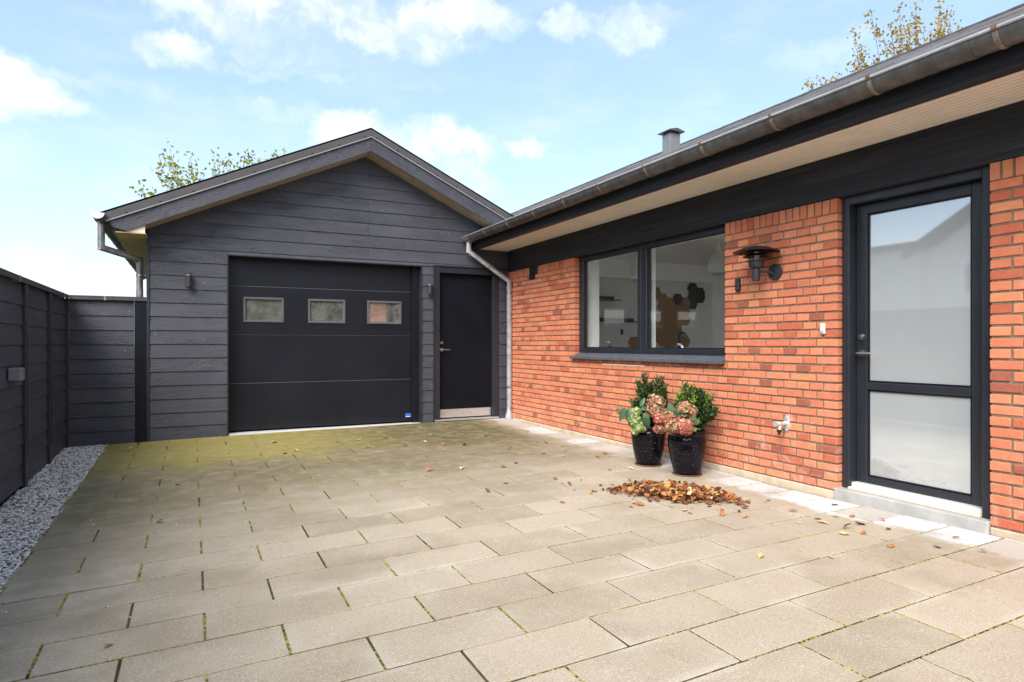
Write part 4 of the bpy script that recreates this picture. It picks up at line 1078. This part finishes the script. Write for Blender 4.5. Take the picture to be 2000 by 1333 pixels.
# ---------------------------------------------------------------- fences
FXX = -5.53
zs = [-.03] + [.147 + .16555 * k for k in range(9)] + [1.668]
fence = thing('board_fence', (FXX, -3, -.1), 'long dark boarded fence with battens and metal cap beside the gravel', 'fence')
yposts = [-.0, -.945, -1.962, -2.98, -4.0, -5.02, -6.04, -7.06, -8.08, -9.1, -10.1, -11.1, -12.1]
rest = MB()
for i in range(len(yposts) - 1):
    ya, yb = yposts[i + 1], yposts[i]
    for k in range(10):
        z0, z1 = zs[k] + .004, zs[k + 1] + .012
        if i < 3: put_board('fence_board', ya + .002, yb - .002, z0, z1, FXX - .02, fence, 'y')
        else:
            T0, T1 = .006, .017
            rest.add([(FXX - .02, ya, z0), (FXX - .02 + T1, ya, z0), (FXX - .02 + T0, ya, z1), (FXX - .02, ya, z1), (FXX - .02, yb, z0), (FXX - .02 + T1, yb, z0), (FXX - .02 + T0, yb, z1), (FXX - .02, yb, z1)],
                     [(0, 1, 2, 3), (4, 7, 6, 5), (0, 4, 5, 1), (1, 5, 6, 2), (2, 6, 7, 3), (0, 3, 7, 4)])
    if i: MB().cbox(FXX - .02, FXX + .018, yb - .05, yb + .05, -.17, 1.662, .004).build('batten', 'trim_paint', fence)
    MB().cbox(FXX - .12, FXX - .0215, yb - .05, yb + .05, -.3, 1.66, .004).build('post', 'black_paint', fence)
MB().box(FXX - .075, FXX - .045, -12.2, .0, -.35, .2).build('gap_shade_board', 'black_paint', fence)  # black board added to stand in for the shade under the boards
o = rest.build('fence_boards', 'cladding', fence); tag(o, kind='stuff')
mb = MB(); mb.cbox(FXX - .13, FXX + .034, -12.2, .03, 1.684, 1.702, .003); mb.cbox(FXX + .024, FXX + .034, -12.2, -.03, 1.655, 1.684, .001); mb.build('cap_rail', 'cap_metal', fence)
for y in (-.33, -2.28, -4.3):
    MB().box(FXX - .132, FXX + .0365, y - .012, y + .012, 1.652, 1.704).build('cap_joint', 'brass', fence)
for y in (-.5, -1.45, -2.45):
    mb = MB(); mb.tube([(FXX - .016, y, 1.61), (FXX - .006, y, 1.61)], .006, 8); mb.build('screw', 'screw', fence)
rf = thing('return_fence', (-5.15, 0, -.05), 'short dark boarded fence panel joining the long fence to the garage corner', 'fence')
for k in range(10):
    put_board('fence_board', FXX + .03, -4.872, (zs[k] if k else -.08) + .004, zs[k + 1] + .012, .02, rf)
MB().cbox(-4.869, -4.7475, -.012, .05, -.1, 1.668, .003).build('flat_post', 'black_paint', rf)
MB().cbox(FXX - .03, FXX + .028, -.010, .06, -.12, 1.664, .002).build('corner_post', 'trim_paint', rf)
mb = MB(); mb.cbox(FXX + .036, -4.752, -.032, .13, 1.684, 1.702, .003); mb.cbox(FXX + .036, -4.752, -.032, -.022, 1.655, 1.684, .001); mb.build('cap_rail', 'cap_metal', rf)
MB().box(-5.165, -5.150, -.0345, .132, 1.652, 1.704).build('cap_joint', 'brass', rf)
for x in (-5.46, -4.93):
    mb = MB(); mb.tube([(x, .016, 1.61), (x, .004, 1.61)], .006, 8); mb.build('screw', 'screw', rf)
t = thing('fence_box', (-5.49, -2.43, .86), 'small grey metal box lamp fixed to the dark fence', 'box')
MB().cbox(FXX - .002, -5.452, -2.50, -2.36, .866, .965, .005).build('housing', 'box_grey', t); MB().cbox(FXX + .0, -5.46, -2.48, -2.38, .860, .8655, .001).build('lens', 'grey_plastic', t)

# ---------------------------------------------------------------- leaves, pots and plants
def leafquad(mb, p, d, up, L, W, tone, fold=.25, mi=0, curl=.0):
    p, d, up = Vector(p), Vector(d).normalized(), Vector(up)
    s = d.cross(up)
    if s.length < 1e-4: s = d.orthogonal()
    s.normalize(); n = s.cross(d)
    mid = p + d * L * .5 + n * curl * L * .5
    v = [p, mid + s * W * .5 + n * fold * W, p + d * L, mid - s * W * .5 + n * fold * W, mid]
    mb.add([tuple(a) for a in v], [(0, 1, 4), (1, 2, 4), (0, 4, 3), (4, 2, 3)], mi, tone)
def rv_(s=1.0):
    v = Vector((random.gauss(0, 1), random.gauss(0, 1), random.gauss(0, 1))); return v.normalized() * s
def deadleaf(mb, p, size, tone, flat=1.0):
    a = random.random() * 6.283; tilt = random.gauss(0, .35) * (1 if flat > .5 else 2.2)
    d = Vector((math.cos(a), math.sin(a), math.sin(tilt) * .8)).normalized()
    up = (Vector((0, 0, 1)) + rv_(.25 if flat > .5 else .9)).normalized()
    s = d.cross(up).normalized(); n = s.cross(d)
    L, W = size, size * random.uniform(.45, .7); c = random.uniform(.1, .55); cc = random.uniform(-.35, .35)
    P = Vector(p)
    rows = [(0.0, .04), (.22, .72), (.55, 1.0), (.82, .6), (1.0, .03)]
    v = []
    for t, w in rows:
        h = n * (math.sin(t * math.pi) * cc * L * .4)
        v += [P + d * (t - .5) * L + h - s * W * .5 * w + n * c * W * .5 * w, P + d * (t - .5) * L + h, P + d * (t - .5) * L + h + s * W * .5 * w + n * c * W * .5 * w * random.uniform(.2, 1.3)]
    f = []
    for i in range(4):
        b = i * 3; f += [(b, b + 1, b + 4, b + 3), (b + 1, b + 2, b + 5, b + 4)]
    mn = min(q.z for q in v); lift = P.z - mn
    mb.add([(q.x, q.y, q.z + lift) for q in v], f, 0, tone)

def pot(x, y, lab, H=.375, scale=1.0):
    z = gz(x, y) + .012
    t = thing('flower_pot', (x, y, z), lab, 'pot', 'black pots by the brick wall')
    s = scale
    prof = [(0, 0), (.108, 0), (.115, .006), (.130, .07), (.150, .17), (.161, .25), (.164, .295), (.160, .315), (.152, .325), (.158, .332), (.168, .343), (.170, .357), (.163, .370), (.152, .374), (.143, .368), (.141, .35), (.141, .30)]
    mb = MB(); mb.lathe([(r * s, z + h * H / .375) for r, h in prof], (x, y, 0), 48); mb.build('pot_body', 'black_glaze', t, smooth='all')
    mb = MB(); mb.lathe([(0, z + .32), (.142 * s, z + .315)], (x, y, 0), 24); mb.build('soil', 'soil', t)
    mb = MB(); mb.lathe([(0, z - .012), (.125, z - .012), (.129, z - .004), (.125, z - .0005), (0, z - .0005)], (x, y, 0), 32); mb.build('saucer', 'rust', t, smooth=True)
    return z + H
P1 = (-.405, -3.80); P2 = (-.372, -4.292)
top1 = pot(*P1, 'glossy black glazed pot holding pale green flowers, beside its twin', .375, 1.0)
top2 = pot(*P2, 'glossy black glazed pot holding pink and brown hydrangeas', .385, 1.03)
SR = Vector((math.cos(YAW), -math.sin(YAW), 0)); SF = Vector((math.sin(YAW), math.cos(YAW), 0))   # along and into the view
def shrub(name, base, tips, lab, leafmat, n_leaf, spread, tone_fn, lsize=(.026, .042)):
    t = thing(name, base, lab, 'shrub', None)
    st, lv = MB(), MB(); base = Vector(base)
    for (tip, bright) in tips:
        tip = Vector(tip); mid = base.lerp(tip, .5) + rv_(.015)
        st.tube([base + rv_(.02), mid, tip], [.004, .003, .0015], 5)
        for q in range(n_leaf):
            u = 1 - random.random() ** 1.4 * .85
            p = (base.lerp(mid, u * 2) if u < .5 else mid.lerp(tip, u * 2 - 1)) + rv_(spread * random.random())
            if p.x > -.015: p.x = -.015 - random.random() * .02
            d = (rv_(1) + Vector((0, 0, .55)) + (p - base).normalized() * .5)
            leafquad(lv, p, d, rv_(), random.uniform(*lsize), random.uniform(.013, .019), tone_fn(u, bright), .2)
    st.build('stems', 'stem', t); lv.build('leaves', leafmat, t, tone=True, fix=False); return t
def tip_at(b, px, py, fw, dep=0.0):
    q = PD(px, py, fw + dep); return tuple(q)
fw1 = float(np.dot(np.array([P1[0], P1[1], 0]) - np.array([CAM[0], CAM[1], 0]), np.array(SF))); fw2 = float(np.dot(np.array([P2[0], P2[1], 0]) - np.array([CAM[0], CAM[1], 0]), np.array(SF)))
b1 = (P1[0] + .04, P1[1] + .06, top1 - .05); b2 = (P2[0] + .05, P2[1] + .03, top2 - .05)
tips1 = []
for px, py in [(1246, 746), (1256, 740), (1263, 752), (1274, 748), (1285, 740), (1293, 744), (1298, 756), (1248, 762), (1258, 768), (1270, 762), (1282, 764), (1292, 770), (1300, 768), (1250, 780), (1262, 786), (1275, 780), (1288, 786), (1298, 786), (1302, 795), (1237, 782), (1240, 792), (1252, 798), (1285, 800), (1296, 805)]:
    for q in range(2): tips1.append((tip_at(b1, px + random.uniform(-3, 3), py + random.uniform(-2, 3), fw1, random.uniform(-.06, .16)), 0))
shrub('evergreen_shrub', b1, tips1, 'dark green dense small leaved shrub growing behind pale green flowers', 'box_leaf', 130, .040, lambda u, br: min(1, max(0, random.gauss(.32, .2) + (.3 if u > .93 else 0))))
tips2 = []
for px, py, br in [(1340, 754, .1), (1351, 758, .5), (1336, 762, .9), (1330, 770, .8), (1326, 778, .6), (1346, 768, 0), (1356, 768, .9), (1354, 778, .9), (1366, 764, 0), (1372, 766, .2), (1380, 772, .8), (1387, 778, .5), (1375, 778, .7), (1366, 780, .1), (1384, 790, .1), (1372, 792, 0), (1360, 790, .2), (1388, 800, 0), (1397, 802, .1), (1380, 806, 0), (1368, 806, 0), (1392, 812, 0), (1376, 818, 0), (1360, 806, 0), (1364, 826, .8), (1324, 788, .2), (1343, 782, 0)]:
    for q in range(2): tips2.append((tip_at(b2, px + random.uniform(-3, 3), py + random.uniform(-2, 3), fw2, random.uniform(-.06, .14)), br))
shrub('variegated_shrub', b2, tips2, 'green shrub with bright yellow green shoot tips behind the pink hydrangea', 'bright_leaf', 110, .038, lambda u, br: min(1, max(0, random.gauss(.28, .16) + (br * .65 if u > .72 else 0))))
def head(mb, c, r, n, tone_fn, squash=.85, fl=.020):
    c = Vector(c)
    n = int(n * .62)
    for k in range(n):
        zz = 1 - 2 * (k + .5) / n; a = k * 2.39996; q = math.sqrt(max(0, 1 - zz * zz))
        nrm = Vector((q * math.cos(a), q * math.sin(a), zz)); p = c + Vector((nrm.x * r, nrm.y * r, nrm.z * r * squash)) * random.uniform(.70, 1.08)
        tn_ = tone_fn(nrm); t1 = (nrm.orthogonal().normalized()); t2 = nrm.cross(t1); ro = random.random() * 6.28
        nn = (nrm + rv_(.45)).normalized()
        for j in range(4):
            w = ro + j * 1.5708; d = (t1 * math.cos(w) + t2 * math.sin(w) + nn * random.uniform(.1, .5)).normalized()
            leafquad(mb, p, d, nn, fl * random.uniform(.7, 1.1), fl * .85, min(1, max(0, tn_ + random.gauss(0, .2))), random.uniform(-.1, .2))
def flowers(name, lab, base, heads, leafs, mats, grp=None):
    t = thing(name, base, lab, 'flowers', grp)
    for (px, py, rpx, fw, dep, kind, n) in heads:
        c = PD(px, py, fw + dep); r = rpx * (fw + dep) / F_PX
        mb = MB(); tf = {'brown': lambda nr: random.gauss(.55, .22), 'pink': lambda nr: random.gauss(.5, .14) + (.0 if nr.z < .4 else .1), 'pinkbrown': lambda nr: random.choice([random.gauss(.85, .1), random.gauss(.4, .15), random.gauss(.1, .1)]), 'lime': lambda nr: random.gauss(.55, .25)}[kind]
        head(mb, c, r, n, tf, .9, .029 if kind != 'lime' else .024)
        mb.build('flower_head', {'brown': 'brown_flower', 'pink': 'pink_flower', 'pinkbrown': 'pink_flower', 'lime': 'lime_flower'}[kind], t, tone=True, fix=False)
        m2 = MB(); m2.tube([base, Vector(base).lerp(Vector(c), .6) + Vector((0, 0, .03)), c], [.004, .0035, .003], 6); m2.build('stem', 'stem', t)
    for (px, py, ang, lpx, wpx, fw, dep) in leafs:
        p = Vector(PD(px, py, fw + dep)); k = (fw + dep) / F_PX; a = R(ang)
        d = SR * math.cos(a) + Vector((0, 0, 1)) * math.sin(a) - SF * random.uniform(.1, .5)
        mb = MB(); d.normalize(); s = d.cross(-SF + Vector((0, 0, .5))).normalized(); n = s.cross(d); L, W = lpx * k, wpx * k
        rows = [(0, .05), (.15, .6), (.35, .95), (.6, .9), (.82, .5), (1, .02)]; v = []
        for tt, w in rows:
            q = p + d * L * tt + n * (-.25 * L * tt * tt); v += [q - s * W * .5 * w + n * .18 * W * w, q, q + s * W * .5 * w + n * .18 * W * w]
        f = []
        for i in range(5):
            b = i * 3; f += [(b, b + 1, b + 4, b + 3), (b + 1, b + 2, b + 5, b + 4)]
        mb.add(v, f, 0, random.random()); mb.build('leaf', 'big_leaf', t, tone=True, fix=False, smooth='all')
flowers('pale_hydrangea', 'pale lime green hydrangea drooping over the rim of a black pot', (P1[0] - .05, P1[1] - .04, top1 - .04),
        [(1239, 822, 13, fw1, -.20, 'lime', 90), (1247, 835, 10, fw1, -.22, 'lime', 70), (1240, 806, 11, fw1, -.14, 'lime', 70), (1255, 838, 6, fw1, -.2, 'lime', 40), (1240, 843, 6, fw1, -.22, 'lime', 40), (1211, 801, 6, fw1, -.1, 'brown', 40), (1281, 787, 17, fw1, -.12, 'brown', 120), (1277, 802, 14, fw1, -.17, 'brown', 90)],
        [(1228, 798, -100, 26, 14, fw1, -.18), (1222, 796, -115, 30, 13, fw1, -.14), (1256, 808, -50, 18, 16, fw1, -.18), (1258, 815, -65, 22, 16, fw1, -.2), (1250, 795, 65, 20, 9, fw1, -.12), (1252, 800, 20, 14, 11, fw1, -.14), (1231, 806, -95, 28, 12, fw1, -.1), (1262, 826, -80, 14, 12, fw1, -.18)], None)
flowers('pink_hydrangea', 'hydrangea with faded brown and bright pink heads in a black pot', (P2[0] - .04, P2[1] - .03, top2 - .04),
        [(1337, 833, 17, fw2, -.22, 'pink', 150), (1313, 833, 15, fw2, -.2, 'brown', 110), (1288, 818, 10, fw2, -.17, 'pink', 70), (1287, 838, 9, fw2, -.14, 'pinkbrown', 60), (1303, 818, 14, fw2, -.17, 'pinkbrown', 100), (1299, 808, 8, fw2, -.1, 'brown', 50), (1338, 797, 15, fw2, -.1, 'brown', 110), (1350, 804, 11, fw2, -.12, 'brown', 70)],
        [(1311, 812, 100, 24, 17, fw2, -.14), (1306, 812, 150, 22, 15, fw2, -.12), (1316, 810, 50, 20, 12, fw2, -.1), (1330, 812, 20, 18, 12, fw2, -.13), (1322, 816, 100, 16, 11, fw2, -.16), (1356, 830, 60, 14, 11, fw2, -.16), (1346, 815, -10, 16, 12, fw2, -.14), (1351, 842, 30, 12, 10, fw2, -.18)], None)

# raked heap of leaves and single leaves
mb = MB(); pc = Vector((-.985, -4.83, 0)); ax = Vector((.66, -.75, 0)).normalized(); ay = Vector((.75, .66, 0)).normalized()
for q in range(2100):
    out = random.random() < .045
    a, b = (random.gauss(0, .75), random.gauss(0, .85)) if out else (random.gauss(0, .42), random.gauss(0, .42))
    if not out and a * a + b * b > 1.05: continue
    x, y = (pc + ax * a * .52 + ay * b * .235)[:2]
    hgt = .075 * max(0, 1 - abs(a) ** 1.4) * max(0, 1 - b * b) * random.random() ** .6
    tn_ = random.choices([random.uniform(0, .25), random.uniform(.25, .55), random.uniform(.55, .8), random.uniform(.8, 1)], [.36, .28, .20, .16])[0]
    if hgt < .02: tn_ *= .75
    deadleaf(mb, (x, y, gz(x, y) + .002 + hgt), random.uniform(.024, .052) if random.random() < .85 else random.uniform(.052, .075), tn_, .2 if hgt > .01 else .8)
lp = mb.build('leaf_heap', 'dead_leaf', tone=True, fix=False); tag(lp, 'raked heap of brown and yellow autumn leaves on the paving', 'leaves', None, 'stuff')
pxs = []
def addp(l, ox, oy, s): pxs.extend((ox + a / s, oy + b / s) for a, b in l)
addp([(155, 102), (218, 86), (700, 18), (805, 62), (553, 30), (818, 118), (930, 195), (1105, 185), (910, 40), (1125, 58), (1400, 153), (1333, 172), (1345, 262), (1247, 308), (1238, 8), (945, 5), (50, 297), (435, 40), (600, 70), (95, 44)], 500, 850, 2.76)
addp([(65, 400), (260, 405), (320, 268), (455, 300), (435, 323), (495, 210), (555, 240), (660, 297), (650, 438), (940, 475), (960, 388), (885, 380), (1130, 455), (1110, 497), (1205, 365), (1470, 475), (1410, 507), (700, 560), (590, 592), (225, 608), (610, 735), (1040, 700), (1165, 745), (1515, 620), (1700, 610), (755, 212), (455, 215), (170, 208), (110, 250), (610, 178), (575, 172), (545, 168), (740, 190), (330, 478), (800, 283)], 850, 780, 4.444)
addp([(820, 55), (910, 62), (1098, 42), (1123, 85), (1195, 70), (1215, 85), (1330, 60), (1360, 92), (1445, 77), (1470, 112), (1373, 127), (1298, 130), (1480, 178), (1735, 147), (1662, 183), (1683, 90), (1840, 200), (972, 220), (1245, 220), (1090, 10), (675, 38), (500, 15), (1310, 108), (912, 30)], 1000, 980, 2)
addp([(705, 77), (690, 90), (955, 270), (1535, 102), (1595, 85), (860, 473), (580, 1143), (750, 48), (1475, 40), (300, 383)], 0, 850, 2.76)
for px, py in pxs:
    q = GP(px, py)
    if q[1] > -.05 or q[0] > -.05: continue
    mb = MB(); tn_ = random.choice([random.uniform(.1, .3), random.uniform(.35, .6), random.uniform(.45, .7), random.uniform(.8, 1)])
    sz = random.uniform(.042, .068) * (1.2 if random.random() < .3 else 1)
    deadleaf(mb, (q[0], q[1], gz(q[0], q[1]) + .0035), sz, tn_)
    o = mb.build('fallen_leaf', 'dead_leaf', tone=True, fix=False); tag(o, 'single %s fallen leaf lying loose on the paving away from the heap' % ('dark brown' if tn_ < .33 else 'orange brown' if tn_ < .72 else 'pale yellow'), 'leaf', 'single leaves scattered on the paving')

# ---------------------------------------------------------------- trees behind the buildings
def tree(name, base, lab, tips, leafmat, lsz, nleaf, seg, hidden, tone_mu, droop=0.0):
    t = thing(name, base, lab, 'tree', 'trees behind the roofs')
    base = Vector(base); tr, cr = MB(), MB()
    hgt = max(p[2] for p in tips) - base.z
    top = base + Vector((0, 0, hgt * .55)) + Vector((random.gauss(0, .1), random.gauss(0, .1), 0))
    tr.tube([base - Vector((0, 0, .2)), base.lerp(top, .5) + rv_(.05), top], [.16, .12, .08], 10)
    for p in list(tips) + hidden:
        p = Vector(p); a = base.lerp(top, random.uniform(.55, 1.0)); m1 = a.lerp(p, .55) + Vector((0, 0, -.12)) + rv_(.1)
        tr.tube([a, m1, p], [.028, .009, .003], 6)
        nl = nleaf
        for q in range(nl):
            u = 1 - random.random() * seg; c = m1.lerp(p, u) + rv_(lsz * 2.0 * random.random())
            d = rv_() + Vector((0, 0, .3 - droop)) + (p - m1).normalized() * .5
            leafquad(cr, c, d, rv_(), random.uniform(.6, 1.1) * lsz, lsz * random.uniform(.5, .8), min(1, max(0, random.gauss(tone_mu, .25))), .2)
    tr.build('trunk', 'bark', t); cr.build('crown', leafmat, t, tone=True, fix=False)
dl = 15.2
ltips = [PD(x, y, dl + random.uniform(-.5, .5)) for x, y in [(322, 291), (333, 298), (309, 303), (306, 328), (330, 315), (345, 335), (325, 345), (372, 308), (367, 325), (383, 340), (376, 345), (428, 302), (420, 318), (447, 303), (452, 318), (415, 335), (470, 322), (480, 297), (494, 303), (488, 312), (510, 308), (520, 312), (541, 295), (556, 297), (268, 362), (276, 372), (293, 376), (345, 352), (396, 342)]]
lh = [tuple(np.array(PD(random.uniform(270, 560), random.uniform(380, 520), dl + random.uniform(-1, 1)))) for k in range(34)]
bl_ = PD(420, 640, dl); tree('maple_tree', (bl_[0], bl_[1], -.3), 'yellow green maple tree with thin top shoots rising behind the garage roof', [tuple(p) for p in ltips], 'maple_leaf', .105, 30, .42, lh, .55)
dr = 14.2
rc = [(1583, 161), (1572, 165), (1597, 155), (1620, 158), (1634, 152), (1674, 104), (1668, 123), (1693, 126), (1722, 62), (1740, 50), (1755, 58), (1775, 47), (1788, 44), (1740, 98), (1752, 95), (1772, 88), (1806, 79), (1818, 72), (1819, 53), (1832, 62), (1844, 60), (1841, 31), (1852, 28), (1699, 19), (1788, 5), (1760, 70), (1790, 62), (1835, 5), (1660, 55), (1870, 50), (1755, 15), (1680, 96), (1708, 118), (1862, 20)]
rt = [tuple(PD(x + random.uniform(-4, 4), y + random.uniform(-3, 3), dr + random.uniform(-.6, .6))) for x, y in rc]
rh = [tuple(PD(random.uniform(1560, 2050), 260 - (random.uniform(1560, 2050) - 1560) * .3 + random.uniform(0, 250), dr + random.uniform(-.5, 1))) for k in range(26)]
br_ = PD(1800, 640, dr + .3); tree('beech_tree', (br_[0], br_[1], -.3), 'golden autumn beech tree with sparse sprays rising behind the house roof', rt, 'autumn_leaf', .085, 52, .34, rh, .6, .2)

# ---------------------------------------------------------------- beyond the picture: what the panes reflect
nh = thing('neighbour_house', (-14, -1, -.4), 'pale rendered house beyond the fence mirrored in the frosted door pane', 'house')
mb = MB(); mb.prism([(-7.2, -.4), (.6, -.4), (.6, 3.35), (-3.3, 5.6), (-7.2, 3.35)], 'x', -18, -11.2); mb.build('wall', 'render_wall', nh)
mb = MB(); mb.box(-17.5, -11.0, .6, 9, -.4, 3.5); mb.build('annex', 'render_wall', nh)
mb = MB(); mb.box(-17.6, -10.9, .65, 9.1, 3.5, 3.62); mb.build('annex_roof', 'dark_roof', nh)
mb = MB(); mb.prism([(.95, 3.25), (-3.3, 5.72), (-7.55, 3.25), (-7.55, 3.42), (-3.3, 5.92), (.95, 3.42)], 'x', -18.3, -10.9); mb.build('roof', 'dark_roof', nh)
for y0 in (-1.15, -4.4):
    wn = MB().box(-11.25, -11.16, y0, y0 + .95, 2.2, 3.1).build('window', 'white_paint', nh); MB().box(-11.17, -11.15, y0 + .12, y0 + .83, 2.32, 2.98).build('pane', 'black_paint', wn)
hd_ = thing('hedge', (-2, -20, -.45), 'tall dense green hedge across the road mirrored in the garage door panes', 'hedge')
mb = MB()
for q in range(14000):
    x, y, z = random.uniform(-13, 9), random.uniform(-20.6, -19.4), -.4 + 5.2 * random.random() ** .8
    leafquad(mb, (x, y + .25 * math.sin(x * 1.7), z + .25 * math.sin(x * .9)), rv_(), rv_(), random.uniform(.16, .3), .16, random.random(), .2)
mb.build('foliage', 'hedge_leaf', hd_, tone=True, fix=False)
MB().box(-13, 9, -20.3, -19.9, -.45, 4.2).build('branches', 'stem', hd_)
v, f = sheet(-9, 9, -30, YB - .01, 6, 8, -.03); dv = make('road', v, f, 'concrete'); tag(dv, kind='structure')
